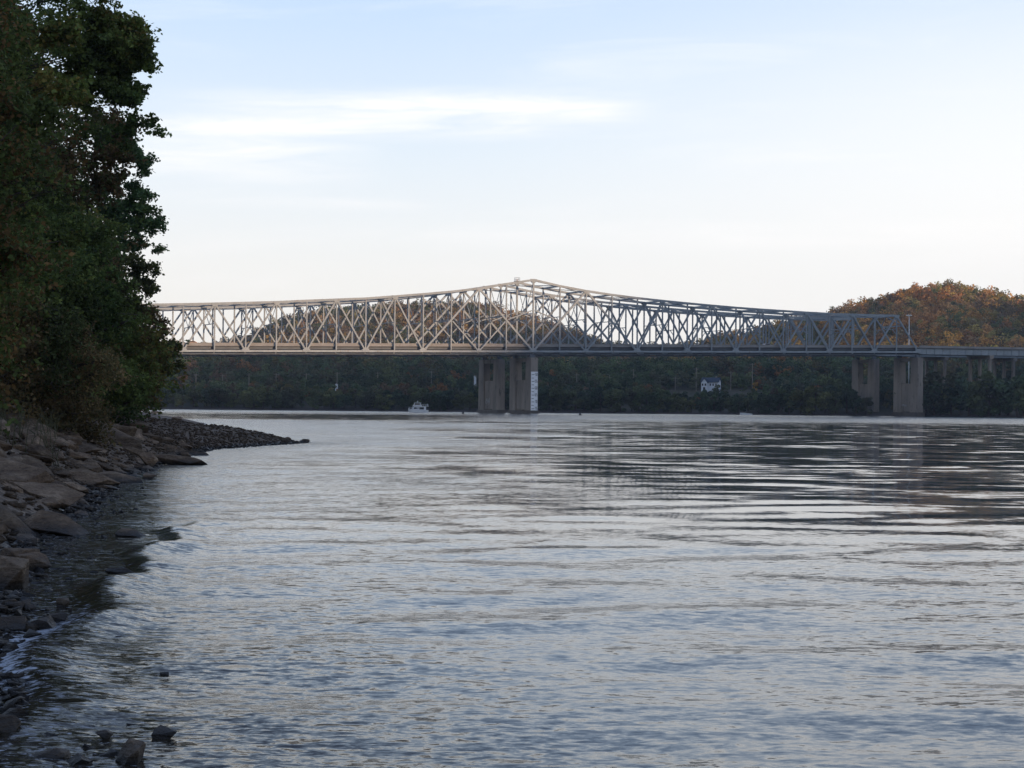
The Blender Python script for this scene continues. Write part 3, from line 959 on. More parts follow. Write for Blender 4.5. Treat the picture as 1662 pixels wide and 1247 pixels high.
# ------------------------------------------------------------------ poles, wires, house on the far bank
_U = ['first', 'second', 'third', 'fourth', 'fifth', 'sixth', 'seventh', 'eighth', 'ninth', 'tenth', 'eleventh', 'twelfth', 'thirteenth', 'fourteenth', 'fifteenth', 'sixteenth', 'seventeenth', 'eighteenth', 'nineteenth']
ORD = _U + ['twentieth'] + ['twenty-' + a for a in _U[:9]] + ['thirtieth'] + ['thirty-' + a for a in _U[:9]] + ['fortieth']
def upole(px, ytop, Y, label, arm=True, col_=None):
    x = xat(px, Y); zg = float(far_z(np.array(x), np.array(Y))); zt = zat(px, ytop, Y)
    root = empty('utility_pole', (x, Y, zg)); tag(root, label, 'utility pole', 'poles along the far bank road')
    h = zt - zg
    p = MB(); p.tube([(0, 0, -0.5), (0, 0, h * .5), (0, 0, h)], [0.19, 0.16, 0.12], 8)
    p.build('pole', M[col_ or 'wood'], root)
    if arm:
        a = MB(); a.beam((-1.1, 0.17, h - 0.5), (1.1, 0.17, h - 0.5), (0, 1, 0), 0.14, 0.12)
        a.build('crossarm', M['wood'], root)
        for xx in (-0.95, 0.0, 0.95):
            i = MB(); i.tube([(xx, 0.17, h - 0.43), (xx, 0.17, h - 0.2)], [0.06, 0.04], 6)
            i.build('insulator', M['glass'], root)
    return Vector((x, Y, zt))
polep = [(318, 607, 'slim grey pole on far bank, just right of near trees'),
         (361, 608, 'slim grey pole below the bridge, second from the near trees'),
         (404, 607, 'slim pole above pale waterside trees, third from near trees'),
         (448, 606, 'slim grey pole on the far bank, fourth from near trees'),
         (497, 606, 'slim grey pole on the far bank, fifth from near trees'),
         (547, 604, 'pole standing over the small white shed left of the cabin boat'),
         (613, 604, 'short slim pole left of the boat, next after the shed pole'),
         (700, 602, 'slim pole above reddish trees up the bank from the cabin boat'),
         (819, 607, 'slim pole seen between the two river piers'),
         (936, 606, 'first utility pole right of the white gauge'),
         (989, 606, 'second utility pole right of the white gauge'),
         (1028, 599, 'third and tallest utility pole right of the white gauge'),
         (1096, 612, 'short utility pole left of the white house'),
         (1130, 597, 'tall utility pole standing beside the left end of the white house'),
         (1186, 603, 'reddish wooden pole right of the white house'),
         (1221, 590, 'tall reddish wooden pole above the small yellow tree')]
tops = [upole(x, y, 742.0, l) for x, y, l in polep]
wlab = ['thin wires between the ' + a + ' and ' + b + ' far bank poles from the left' for a, b in zip(ORD, ORD[1:])]
for i in range(len(tops) - 1):
    w = MB()
    for dx in (-0.95, 0.95):
        a, b = tops[i] + Vector((dx, .17, -.2)), tops[i + 1] + Vector((dx, .17, -.2))
        pts = [a.lerp(b, k / 8) - Vector((0, 0, 1.0 * (1 - (k / 4 - 1) ** 2))) for k in range(9)]
        w.tube(pts, 0.035, 4)
    o = w.build('power_lines', M['black'])
    tag(o, wlab[i], 'power line', 'wires between the far bank poles')

def build_house():
    Y = 722.0
    x0 = xat(1139, Y)
    zg = zat(1150, 630, Y)
    root = empty('house', (x0, Y, zg), R(-22))
    tag(root, 'white two storey house with dark roof among far bank trees', 'house')
    Lh, Wd, H = 7.0, 4.0, 2.6
    # gable end faces the river on the left, long wall runs back to the right
    w = MB(); w.box(0, 0, -2, Lh, Wd, H)
    w.poly([(0, 0, H), (0, Wd, H), (0, Wd / 2, H + 1.5), (Lh, 0, H), (Lh, Wd, H), (Lh, Wd / 2, H + 1.5)], [(0, 2, 1), (3, 4, 5), (0, 3, 5, 2), (1, 2, 5, 4)])
    w.build('wall', M['siding'], root)
    fr = MB(); fr.box(0.2, -1.5, -2, 2.7, -0.004, H - 0.4)
    fr.poly([(0.2, -1.5, H - .4), (2.7, -1.5, H - .4), (1.45, -1.5, H + 1.1), (0.2, 0.6, H - .4), (2.7, 0.6, H - .4), (1.45, 1.3, H + 1.1)], [(0, 1, 2), (0, 2, 5, 3), (1, 4, 5, 2)])
    fr.build('front_gable', M['siding'], root)
    rf = MB()
    for sg in (0, 1):
        ya = -0.5 if sg == 0 else Wd + 0.5
        q = [(-0.4, ya, H - .28), (Lh + .4, ya, H - .28), (Lh + .4, Wd / 2, H + 1.55), (-0.4, Wd / 2, H + 1.55)]
        if sg: q = q[::-1]
        rf.hexa(q + [(a, b, c + 0.2) for a, b, c in q])
    rf.build('roof', M['roof'], root)
    r2 = MB()
    for a, b in ((-0.05, 1.45), (2.95, 1.45)):
        q = [(a, -1.8, H - .62), (b, -1.8, H + 1.18), (b, 1.2, H + 1.18), (a, 0.3, H - .62)]
        if a > b: q = q[::-1]
        r2.hexa(q + [(x, y, z + 0.16) for x, y, z in q])
    r2.build('gable_roof', M['roof'], root)
    for (a, b, c, d, yy) in ((0.5, 1.1, 0.9, 1.8, -1.5), (1.7, 2.3, 0.9, 1.8, -1.5), (1.0, 1.9, -0.9, 0.3, -1.5), (3.4, 3.9, 0.9, 1.8, 0), (4.6, 5.1, 0.9, 1.8, 0), (5.8, 6.3, 0.9, 1.8, 0)):
        f = MB(); f.box(a - .12, yy - .06, c - .12, b + .12, yy - .003, d + .12)
        fo = f.build('window', M['white'], root)
        p = MB(); p.box(a, yy - .09, c, b, yy - .063, d); p.build('pane', M['glass'], fo)
    ch = MB(); ch.box(5.2, 1.7, H + 0.8, 5.8, 2.3, H + 2.3); ch.build('chimney', M['concrete'], root)
build_house()

def small_shed(px, py, Y, w, h, label):
    x = xat(px, Y); z = zat(px, py, Y)
    root = empty('shed', (x, Y, z)); tag(root, label, 'shed', 'small white roofs among the far trees')
    b = MB(); b.box(-w / 2, 0, -3, w / 2, w, h * .6)
    b.build('wall', M['siding'], root)
    r = MB(); r.poly([(-w / 2 - .2, -.2, h * .6 + .003), (w / 2 + .2, -.2, h * .6 + .003), (0, -.2, h), (-w / 2 - .2, w + .2, h * .6 + .003), (w / 2 + .2, w + .2, h * .6 + .003), (0, w + .2, h)],
                     [(0, 1, 2), (3, 5, 4), (0, 2, 5, 3), (1, 4, 5, 2), (0, 3, 4, 1)])
    r.build('roof', M['white'], root)
small_shed(546, 627, 730.0, 1.0, 1.0, 'tiny white shed under a pole left of the cabin boat')
small_shed(502, 637, 726.0, 1.8, 1.2, 'low white roof among trees two trees left of the shed')
small_shed(1059, 631, 730.0, 1.2, 1.2, 'tiny white hut among trees left of the white house')
small_shed(771, 615, 742.0, 1.0, 1.5, 'tiny pale hut just left of the farther river pier')

# ------------------------------------------------------------------ boats and buoys
def cabin_cruiser():
    px0, Y = 680, 560.0
    x = xat(px0, Y)
    k = Y / FPX                                   # metres per photo pixel there
    root = empty('cabin_cruiser', (x, Y, -0.02)); tag(root, 'white two deck cabin cruiser moored on the river left of the bridge piers', 'boat')
    def loft(mb, secs):
        """secs: list of (x, halfwidth_bottom, halfwidth_top, z0, z1)"""
        vs = []
        for (sx, hb, ht, z0, z1) in secs:
            vs += [(sx, -hb, z0), (sx, hb, z0), (sx, ht, z1), (sx, -ht, z1)]
        fs = [(0, 1, 2, 3), tuple(len(vs) - 4 + i for i in (3, 2, 1, 0))]
        for i in range(len(secs) - 1):
            a = i * 4
            for j in range(4):
                fs.append((a + j, a + 4 + j, a + 4 + (j + 1) % 4, a + (j + 1) % 4))
        mb.poly(vs, fs)
    h = MB()
    loft(h, [(-3.3, 0.02, .12, -.1, 1.35), (-3.05, .35, .8, -.3, 1.28), (-2.2, .9, 1.2, -.35, 1.05), (0, 1.15, 1.3, -.35, .92), (2.6, 1.1, 1.25, -.3, .85), (3.1, 1.0, 1.2, -.1, .80)])
    hull = h.build('hull', M['white'], root)
    c = MB(); loft(c, [(-2.0, .75, .65, .95, 1.75), (-1.4, .95, .9, .95, 1.95), (2.3, 1.05, 1.0, .86, 1.95)])
    c.build('cabin', M['white'], root)
    for (a, b) in ((-1.5, -.55), (-.3, -.05), (0.25, 1.7)):
        w = MB(); w.beam((a, -1.075, 1.42 if a < 0 else 1.36), (b, -1.085, 1.42 if a < 0 else 1.36), (0, 1, 0), 0.42 if a < 0 else .66, 0.05)
        w.build('cabin_window', M['glass'], root)
    d = MB(); loft(d, [(-2.1, .8, .9, 1.956, 2.1), (-1.2, 1.1, 1.2, 1.956, 2.12), (3.15, 1.2, 1.25, 1.956, 2.12)])
    d.build('upper_deck', M['white'], root)
    b = MB(); loft(b, [(-1.9, .6, .1, 2.125, 2.2), (-1.4, .85, .75, 2.125, 2.8), (0.3, .9, .85, 2.125, 2.35), (0.95, .9, .85, 2.125, 2.35)])
    b.build('flybridge', M['white'], root)
    wn = MB(); loft(wn, [(-1.25, .84, .80, 2.36, 3.05), (0.35, .87, .82, 2.40, 3.05)])
    wn.build('flybridge_windows', M['glass'], root)
    rf = MB(); rf.box(-1.45, -.95, 3.053, 0.8, .95, 3.17); rf.build('roof', M['white'], root)
    for x_ in (-1.38, 0.5):
        for y_ in (-.88, .88):
            p = MB(); p.beam((x_, y_, 2.13), (x_, y_, 3.05), (0, 1, 0), .14, .08); p.build('roof_post', M['white'], root)
    r = MB(); r.tube([(-.4, 0, 3.17), (-.4, 0, 3.5)], .06, 6); r.tube([(-.4, 0, 3.5), (-.4, 0, 3.58), (-.4, 0, 3.72)], [.22, .25, .12], 10)
    r.build('radar_dome', M['white'], root)
    rl = MB()
    for sy in (-1.15, 1.15):
        rl.tube([(0.9, sy, 2.6), (3.05, sy, 2.6)], .03, 5)
        for x_ in (0.95, 1.5, 2.1, 2.6, 3.02): rl.tube([(x_, sy, 2.12), (x_, sy, 2.6)], .03, 5)
        rl.tube([(-3.1, sy * .35, 1.75), (-2.2, sy * .9, 1.6)], .03, 5)
        rl.tube([(-2.2, sy * .9, 1.1), (-2.2, sy * .9, 1.6)], .03, 5)
        rl.tube([(-3.05, sy * .35, 1.28), (-3.1, sy * .35, 1.75)], .03, 5)
    rl.build('railing', M['white'], root)
    ll = MB(); ll.tube([(2.75, -.5, 2.12), (2.75, -.5, 2.7), (2.75, -.5, 2.85)], [.05, .13, .05], 8); ll.build('deck_lantern', M['white'], root)
cabin_cruiser()

def speedboat(px, Y, L, label):
    root = empty('small_boat', (xat(px, Y), Y, 0.0), R(8)); tag(root, label, 'boat')
    h = MB()
    secs = [(-L / 2, .02, .1, .15, .75), (-L * .36, .3, .6, -.1, .78), (-L * .1, .6, .85, -.2, .68), (L * .5, .6, .8, -.2, .45)]
    vs = []
    for (sx, hb, ht, z0, z1) in secs: vs += [(sx, -hb, z0), (sx, hb, z0), (sx, ht, z1), (sx, -ht, z1)]
    fs = [(0, 1, 2, 3), tuple(len(vs) - 4 + i for i in (3, 2, 1, 0))]
    for i in range(len(secs) - 1):
        a = i * 4
        for j in range(4): fs.append((a + j, a + 4 + j, a + 4 + (j + 1) % 4, a + (j + 1) % 4))
    h.poly(vs, fs); h.build('hull', M['white'], root)
    w = MB(); w.hexa([(-.5, -.55, .66), (-.2, -.55, .64), (-.2, .55, .64), (-.5, .55, .66), (-.15, -.45, 1.0), (-.1, -.45, 1.0), (-.1, .45, 1.0), (-.15, .45, 1.0)])
    w.build('windscreen', M['glass'], root)
    m_ = MB(); m_.box(L / 2 + .003, -.2, -.1, L / 2 + .3, .2, .75); m_.build('outboard_motor', M['black'], root)
speedboat(1211, 600.0, 4.2, 'small pale motorboat by the far shore, below the white house')
def buoy(px, Y, label):
    root = empty('buoy', (xat(px, Y), Y, 0)); tag(root, label, 'buoy', 'dark buoys on the river')
    b = MB(); b.tube([(0, 0, -.3), (0, 0, .35), (0, 0, .6)], [.35, .35, .12], 10); b.build('float', M['black'], root, False)
    t = MB(); t.tube([(0, 0, .55), (0, 0, 1.1)], [.08, .06], 6); t.build('mast', M['black'], root)
buoy(752, 500.0, 'dark buoy between the cabin cruiser and the bridge piers')
buoy(942, 470.0, 'dark buoy on the river right of the white gauge')

# ------------------------------------------------------------------ foliage geometry
def quads_from(C, U, W):
    """kite leaves: centre, long half axis, short half axis"""
    n = len(C)
    V = np.empty((n, 4, 3), np.float32)
    V[:, 0] = C - U; V[:, 1] = C + W * 1.0 - U * 0.12; V[:, 2] = C + U; V[:, 3] = C - W - U * 0.12
    F = np.arange(n * 4, dtype=np.int32).reshape(n, 4)
    return V.reshape(-1, 3), F
def rand_dirs(rs, n):
    v = rs.normal(size=(n, 3)); return v / np.linalg.norm(v, axis=1, keepdims=True)
def leaves(rs, C, size, aspect=0.55, flat=0.0, out=None):
    n = len(C)
    a = rand_dirs(rs, n)
    if out is not None:
        nrm = out + 0.9 * rand_dirs(rs, n)
        nrm /= np.linalg.norm(nrm, axis=1, keepdims=True)
        a = a - nrm * np.sum(a * nrm, 1, keepdims=True)
    a[:, 2] *= (1 - flat)
    a /= np.linalg.norm(a, axis=1, keepdims=True) + 1e-9
    b = np.cross(a, rand_dirs(rs, n) if out is None else nrm)
    b /= np.linalg.norm(b, axis=1, keepdims=True) + 1e-9
    s = (size * rs.uniform(0.65, 1.25, n))[:, None] * 0.5
    return quads_from(C, a * s, b * s * aspect)

def crown_points(rs, H, Rd, lobes, per, base=0.15, shell=0.55):
    """lumpy crown: lobes around an ellipsoid, points near each lobe's skin"""
    P = []; O = []; T = []
    for k in range(lobes):
        if k == 0:
            c = np.array([0, 0, H * 0.55]); r = Rd * 0.62
        else:
            zf = rs.uniform(base, 0.93)
            rr = Rd * math.sqrt(max(0.05, 1 - ((zf - 0.52) / 0.52) ** 2)) * rs.uniform(0.45, 0.78)
            a = rs.uniform(0, 6.283)
            c = np.array([rr * math.cos(a), rr * math.sin(a), H * zf]); r = Rd * rs.uniform(0.26, 0.44)
        d = rand_dirs(rs, per)
        d[:, 2] = d[:, 2] * 0.9 + 0.12
        rad = r * (1 - shell * rs.rand(per) ** 2)
        p = c + d * rad[:, None] * np.array([1, 1, 0.85])
        P.append(p); O.append(d); T.append(np.full(per, rs.uniform(0.72, 1.3)))
    return np.concatenate(P), np.concatenate(O), np.concatenate(T)

def far_crown(seed, H, Rd, lobes, per, leaf, base):
    rs = np.random.RandomState(seed)
    P, O, T = crown_points(rs, H, Rd, lobes, per, base)
    V, F = leaves(rs, P, leaf, 0.8, out=O)
    c = (T * rs.uniform(0.8, 1.2, len(T)))[:, None] * np.ones((1, 3))
    return np_mesh('crown', V, F, np.repeat(c, 4, 0))

TREE_KINDS = []                    # unit-ish trees 10 m tall
for k in range(7):
    rsd = random.Random(50 + k)
    cm = far_crown(60 + k, 10.0, [3.6, 4.4, 3.0, 4.8, 3.4, 4.0, 5.2][k], [12, 15, 11, 16, 13, 14, 18][k], 70, 0.95, [.12, .08, .15, .1, .08, .2, .12][k])
    tk = MB()
    tk.tube([(0, 0, -1.0), (0.05, 0, 2.0), (-0.1, 0.1, 5.0), (0.1, 0, 7.5)], [0.28, 0.22, 0.16, 0.06], 6)
    for j in range(5):
        a = rsd.uniform(0, 6.28); z = rsd.uniform(2.5, 6)
        tk.tube([(0, 0, z), (1.2 * math.cos(a), 1.2 * math.sin(a), z + 1.2), (2.3 * math.cos(a), 2.3 * math.sin(a), z + 2.1)], [0.12, 0.08, 0.03], 4)
    TREE_KINDS.append((cm, tk.mesh('trunk')))
def far_tree(kind, X, Y, H, color, label, group, wide=1.0, lift=0.0):
    z = float(far_z(np.array(X), np.array(Y)))
    cm, tm = TREE_KINDS[kind % 7]
    root = empty('tree', (X, Y, z - 0.3 + lift), random.Random(int(X * 7 + Y)).uniform(0, 6.28))
    s = H / 10.0
    root.scale = (s * wide, s * wide, s)
    tag(root, label, 'tree', group)
    c = link('crown', cm, M['far_leaf'], root)
    c.color = (*color, 1)
    link('trunk', tm, M['bark'], root)
    return root

GREENS = [(0.045, 0.066, 0.032), (0.056, 0.080, 0.034), (0.038, 0.058, 0.032), (0.078, 0.092, 0.038), (0.068, 0.072, 0.040), (0.098, 0.105, 0.038)]
GNAME = ['dark green', 'mid green', 'deep green', 'olive green', 'dull olive', 'yellowish green']
AUT = [(0.25, 0.125, 0.048), (0.34, 0.19, 0.055), (0.16, 0.135, 0.050), (0.085, 0.095, 0.040), (0.16, 0.105, 0.060), (0.29, 0.165, 0.070), (0.22, 0.17, 0.055), (0.125, 0.098, 0.060)]
ANAME = ['rusty orange', 'golden orange', 'olive yellow', 'dark green', 'brown', 'pale orange', 'golden green', 'dull brown']
MARKS = [(250, 'the near bank foliage'), (664, 'the cabin cruiser'), (799, 'the farther river pier'), (868, 'the white gauge'), (1152, 'the white house'), (1221, 'the tall reddish pole'), (1404, 'the farther end pier'), (1476, 'the nearer end pier'), (1580, 'the approach pier')]
def place_phrase(px, counts):
    k = max([i for i, (x, _) in enumerate(MARKS) if x <= px] or [0])
    counts[k] = counts.get(k, 0) + 1
    o = ORD[counts[k] - 1]
    return o, MARKS[k][1]
def in_bridge(X, Y, pad=2.0):
    q = np.array([X, Y]) - P0
    m = q @ DX; s = q @ PX
    return -3 - pad < s < 42 + pad and -60 < m < 15.5 * LP + 4
def front_row():
    rs = random.Random(77); cnt = {}
    px = 236.0
    while px < 1700:
        u = (px - 831) / FPX
        D = float(np.interp(u, FX, FD))
        Y = D + rs.uniform(5, 13)
        X = u * Y
        k = rs.randrange(6)
        if 380 < px < 560 and rs.random() < .5: k = rs.choice([3, 5])
        H = rs.uniform(6.5, 9.5) * (1.0 if px < 1250 else 1.2)
        if 1060 < px < 1240: H *= 0.74
        if px > 1500: H = rs.uniform(12.5, 15.5); Y = D + rs.uniform(3, 9); X = u * Y
        q = np.array([X, Y]) - P0; m = q @ DX; s = q @ PX
        if in_bridge(X, Y) and abs(m - 16 * LP) < 6 or (16 * LP - 4 < m < 16 * LP + 2):
            px += 12; continue
        o, mk = place_phrase(px, cnt)
        far_tree(rs.randrange(7), X, Y, H, GREENS[k], f'{GNAME[k]} far shore tree, {o} right of {mk}', 'waterside trees along the far shore', rs.uniform(0.95, 1.35))
        px += rs.uniform(11, 19)
front_row()
def crest_rows():
    rs = random.Random(5); 
    for (RX, RY, YR, x0, x1, nm, step) in ((RX2, RY2, YR2, 1300, 1680, 'right hill', 15), (RX1, RY1, YR1, 420, 960, 'middle hill behind the truss', 26)):
        px = x0; i = 0
        while px < x1:
            Y = YR + rs.uniform(-22, 4); X = (px - 831) / FPX * Y
            k = rs.choice([0, 2, 3, 3, 4, 5, 7]) 
            i += 1
            o = ORD[i - 1]
            far_tree(rs.randrange(7), X, Y, rs.uniform(9, 14.5), AUT[k], f'{ANAME[k]} skyline tree on the {nm}, {o} from left', 'trees on the hill skylines', rs.uniform(0.9, 1.3), -1.0)
            px += step * rs.uniform(0.6, 1.5)
crest_rows()
yt = 739.0
far_tree(2, xat(1226, yt), yt, 4.4, (0.42, 0.24, 0.05), 'small bright yellow tree at the foot of the tall reddish pole', None, 0.9)
far_tree(1, xat(1152, 712), 712.0, 4.1, GREENS[1], 'low green shrub hiding the foot of the white house', None, 1.9)
far_tree(5, xat(1170, 712), 712.0, 5.4, GREENS[3], 'olive shrub at the right corner of the white house', None, 1.5)
far_tree(4, xat(1206, yt - 3), yt - 3, 3.4, (0.08, 0.10, 0.03), 'low green shrub between the white house and yellow tree', None, 1.6)

def hillside_forest():
    rs = np.random.RandomState(12)
    templ = []
    for k in range(6):
        P, O, T = crown_points(rs, 10.0, 4.6, 11, 31, 0.1)
        templ.append((P, O, T))
    VV = []; FF = []; CC = []
    off = 0
    # candidate sites on a jittered grid
    sites = []
    Yc = 655.0
    while Yc < 1400:
        stp = 7.5 if Yc < 800 else 9.5
        xs = np.arange(-0.32 * Yc, 0.35 * Yc, stp)
        for x in xs:
            sites.append((x + rs.uniform(-.45, .45) * stp, Yc + rs.uniform(-.45, .45) * stp))
        Yc += stp
    S = np.array(sites)
    u = S[:, 0] / S[:, 1]
    px = 831 + u * FPX
    t = S[:, 1] - np.interp(u, FX, FD)
    z = far_z(S[:, 0], S[:, 1])
    # drop what cannot be seen: behind the plateau edge unless the ground there still rises into view
    el = (z + 11 - EYE) / S[:, 1]
    prev = far_z(S[:, 0] * .9, S[:, 1] * .9)
    vis = (t > 14) & ~((t > 76) & (t < 92) & (px > 1090) & (px < 1270)) & ~((t > 60) & (t < 86) & (px > 1080) & (px < 1240))
    vis &= (t < 260) | (z > 20)
    for i in np.where(vis)[0]:
        X, Y = S[i]
        q = np.array([X, Y]) - P0; m = q @ DX; s = q @ PX
        if -2 < s < 42 and m > 16 * LP - 8 and m < 16 * LP + 5: continue
        hill = z[i] > 24 or t[i] > 210
        H = rs.uniform(7, 10.5) if t[i] < 60 else rs.uniform(8.5, 13.5)
        if 25 < t[i] <= 84: H = rs.uniform(5.0, 7.5)
        if 84 < t[i] < 120: H = rs.uniform(6, 9)
        if 1060 < px[i] < 1245 and t[i] < 92: H = rs.uniform(3.4, 4.8)
        if hill: H *= rs.uniform(1.0, 1.35)
        P, O, T = templ[rs.randint(6)]
        sc = H / 10.0; wd = sc * rs.uniform(0.9, 1.25)
        a = rs.uniform(0, 6.283); ca, sa = math.cos(a), math.sin(a)
        Rm = np.array([[ca, sa, 0], [-sa, ca, 0], [0, 0, 1]])
        # only the side of each crown that can face the river is kept dense
        p = (P * np.array([wd, wd, sc])) @ Rm
        p = p + np.array([X, Y, z[i] - 0.4])
        o = O @ Rm
        v, f = leaves(rs, p, 0.95 if Y < 900 else 1.2, 0.85, out=o)
        if hill:
            g = fbm(np.array([X * .012]), np.array([Y * .012]), 44, 2)[0]
            w = np.array([1.0, .9, 1.2, 1.0, 1.2, .9, 1.0, 1.1])
            if g > 0.05: w[[0, 1, 5]] *= 2.2
            if g < -0.05: w[[3, 2, 7]] *= 2.4
            c = np.array(AUT[rs.choice(8, p=w / w.sum())])
        else:
            c = np.array(GREENS[rs.randint(5)]) if rs.rand() < .86 else np.array(AUT[rs.choice([0, 2, 4, 7])]) * 0.6
        c = c * rs.uniform(0.75, 1.3)
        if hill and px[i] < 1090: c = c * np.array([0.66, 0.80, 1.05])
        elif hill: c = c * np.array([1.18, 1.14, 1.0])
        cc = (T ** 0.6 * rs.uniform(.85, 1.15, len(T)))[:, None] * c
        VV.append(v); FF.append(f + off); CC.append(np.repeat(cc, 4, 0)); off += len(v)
    me = np_mesh('hillside_forest', np.concatenate(VV), np.concatenate(FF), np.concatenate(CC))
    o = link('hillside_forest', me, M['forest'])
    tag(o, 'dense autumn woodland covering the hills across the river, green below and orange above', 'woodland', kind='stuff')
    print('forest quads', len(me.polygons))
hillside_forest()

# ------------------------------------------------------------------ near trees
def near_tree(seed, X, Y, H, Rd, label, pal, leaf=0.16, nlimb=26, per_limb=16, per=62, low=0.06, sprays=(), lean=(0, 0), zbase=None):
    rs = np.random.RandomState(seed)
    z0 = float(bank_z(np.array(X), np.array(Y))) if zbase is None else zbase
    root = empty('tree', (X, Y, z0 - 0.2)); tag(root, label, 'tree', 'trees on the near bank')
    tr = MB()
    pts = []; rad = []
    for i in range(9):
        f = i / 8
        pts.append((lean[0] * f + 0.25 * math.sin(3 * f + seed), lean[1] * f + 0.25 * math.cos(4 * f + seed), -0.4 + H * 0.93 * f))
        rad.append(0.020 * H * (1 - f) ** 0.8 + 0.02)
    tr.tube(pts, rad, 9)
    def trunk_at(f):
        k = min(int(f * 8), 7); a = Vector(pts[k]); b = Vector(pts[k + 1]); return a.lerp(b, f * 8 - k)
    C = []; S = []; tint = []
    def limb(p0, p1, n, spread, sub, r0, tn):
        """bent limb with twigs; leaf clusters along the outer two thirds"""
        p0 = Vector(p0); p1 = Vector(p1)
        mid_ = p0.lerp(p1, .5) + Vector((0, 0, (p1 - p0).length * rs.uniform(-.02, .12)))
        tr.tube([p0, mid_, p1], [r0, r0 * .6, 0.012], 5)
        L = (p1 - p0).length
        for j in range(n):
            f = rs.uniform(0.28, 1.03)
            q = (p0.lerp(mid_, f * 2) if f < .5 else mid_.lerp(p1, (f - .5) * 2))
            d = Vector(rs.normal(size=3)); d.z *= 0.55
            e = q + d * spread
            if j % 2 == 0:
                tr.tube([q, e], [0.02, 0.008], 3)
            C.append(np.array(e)); S.append(sub); tint.append(tn * rs.uniform(.75, 1.3))
    for i in range(nlimb):
        f = low + (0.97 - low) * (i + rs.rand()) / nlimb
        prof = math.sin(min(1.0, (f + 0.12) * 1.05) * math.pi) ** 0.55 if f < 0.98 else 0.3
        prof = max(prof, 0.35)
        if f < 0.35: prof = max(prof, 0.82)
        a = i * 2.399 + rs.uniform(-.4, .4)
        r = Rd * prof * rs.uniform(0.72, 1.08)
        b = trunk_at(max(0.03, f - rs.uniform(.05, .12)))
        e = trunk_at(f) + Vector((r * math.cos(a), r * math.sin(a), rs.uniform(-.6, .9)))
        limb(b, e, int(per_limb * 1.25), Rd * 0.17, Rd * 0.085, 0.05 + 0.012 * Rd, rs.uniform(.7, 1.3))
    tones = []
    for (px, py, dpy, n, spx) in sprays:
        # protruding branch: tip at photo column/row, growing out of the crown
        tip = Vector((xat(px - 7, Y) - X, rs.uniform(-1, 1), zat(px, py, Y) - z0 + .2))
        st = Vector((tip.x - spx * Y / FPX, 0, tip.z + dpy * Y / FPX))
        base_ = trunk_at(min(.95, max(.05, (st.z - 1.0) / (H * .93))))
        mid_ = base_.lerp(st, .55) + Vector((0, 0, -0.35))
        tr.tube([base_, mid_, st], [0.035, 0.028, 0.02], 5)
        limb(mid_.lerp(st, .5), st, int(n * .7), 0.6, 0.26, 0.03, 1.0)
        limb(st, tip, int(n * .9), 0.34, 0.12, 0.03, 1.0)
    C = np.array(C); S = np.array(S); tint = np.array(tint)
    # leaves gathered on short shoots inside every cluster
    shoots = 11
    Cs = np.repeat(C, shoots, 0) + rs.normal(size=(len(C) * shoots, 3)) * np.repeat(S, shoots)[:, None] * np.array([1, 1, .8])
    Ts = np.repeat(tint, shoots)
    n = max(1, int(per / shoots * .95))
    sd = rand_dirs(rs, len(Cs)); sd[:, 2] = np.abs(sd[:, 2]) * .6
    P = np.repeat(Cs, n, 0) + np.repeat(sd, n, 0) * (rs.uniform(-.5, 1, (len(Cs) * n, 1)) * 0.32) + rs.normal(size=(len(Cs) * n, 3)) * 0.075
    T = np.repeat(Ts, n)
    V, F = leaves(rs, P, leaf, 0.62, 0.25)
    pal = np.array(pal)
    # colour drifts over the crown in patches
    g = fbm(P[:, 0] * .5 + P[:, 1] * .3, P[:, 2] * .4, seed, 2) + rs.normal(size=len(P)) * .10 + 0.5
    idx = np.clip((g * len(pal)).astype(int), 0, len(pal) - 1)
    c = pal[idx] * (T * rs.uniform(.7, 1.35, len(P)))[:, None]
    cr = link('crown', np_mesh('crown', V, F, np.repeat(c, 4, 0)), M['leaf'], root)
    tr.build('trunk', M['bark'], root, True)
    print('near tree leaves', len(P))
    return root

G1 = [(0.030, 0.048, 0.015), (0.045, 0.062, 0.018), (0.060, 0.075, 0.020), (0.085, 0.070, 0.020)]
G2 = [(0.036, 0.040, 0.016), (0.050, 0.054, 0.018), (0.068, 0.045, 0.020), (0.055, 0.060, 0.020)]
G3 = [(0.030, 0.050, 0.020), (0.040, 0.066, 0.026), (0.052, 0.072, 0.024)]
G4 = [(0.034, 0.046, 0.015), (0.046, 0.060, 0.017), (0.040, 0.052, 0.016), (0.085, 0.052, 0.020), (0.045, 0.060, 0.018), (0.050, 0.066, 0.018)]
near_tree(3, -16.2, 46.0, 19.0, 4.4, 'nearest bank tree, green with red and orange patches, at the left edge', G4, 0.16, 34, 20, 130, 0.05,
          sprays=((60, 200, 40, 10, 60), (70, 420, 20, 10, 60)))
near_tree(47, -21.6, 61.0, 25.0, 5.6, 'tall green tree just right of and behind the nearest one', G1, 0.19, 38, 18, 120, 0.08,
          sprays=((120, 60, 20, 12, 50), (125, 160, 20, 12, 50)))
near_tree(8, -24.8, 73.0, 27.0, 5.7, 'tall dark green bank tree whose dark spray juts into the sky', G1, 0.20, 44, 19, 130, 0.05,
          sprays=((182, 38, 20, 6, 30), (158, 12, 30, 6, 30), (240, 84, 40, 14, 50), (258, 96, 26, 12, 60), (226, 78, 50, 10, 30), (244, 112, 20, 12, 60), (205, 100, 20, 14, 40),
                  (212, 80, 60, 12, 50), (226, 165, 25, 16, 60), (236, 186, -40, 8, 60), (214, 150, 20, 16, 50), (198, 110, 20, 16, 40), (206, 130, 20, 16, 50)))
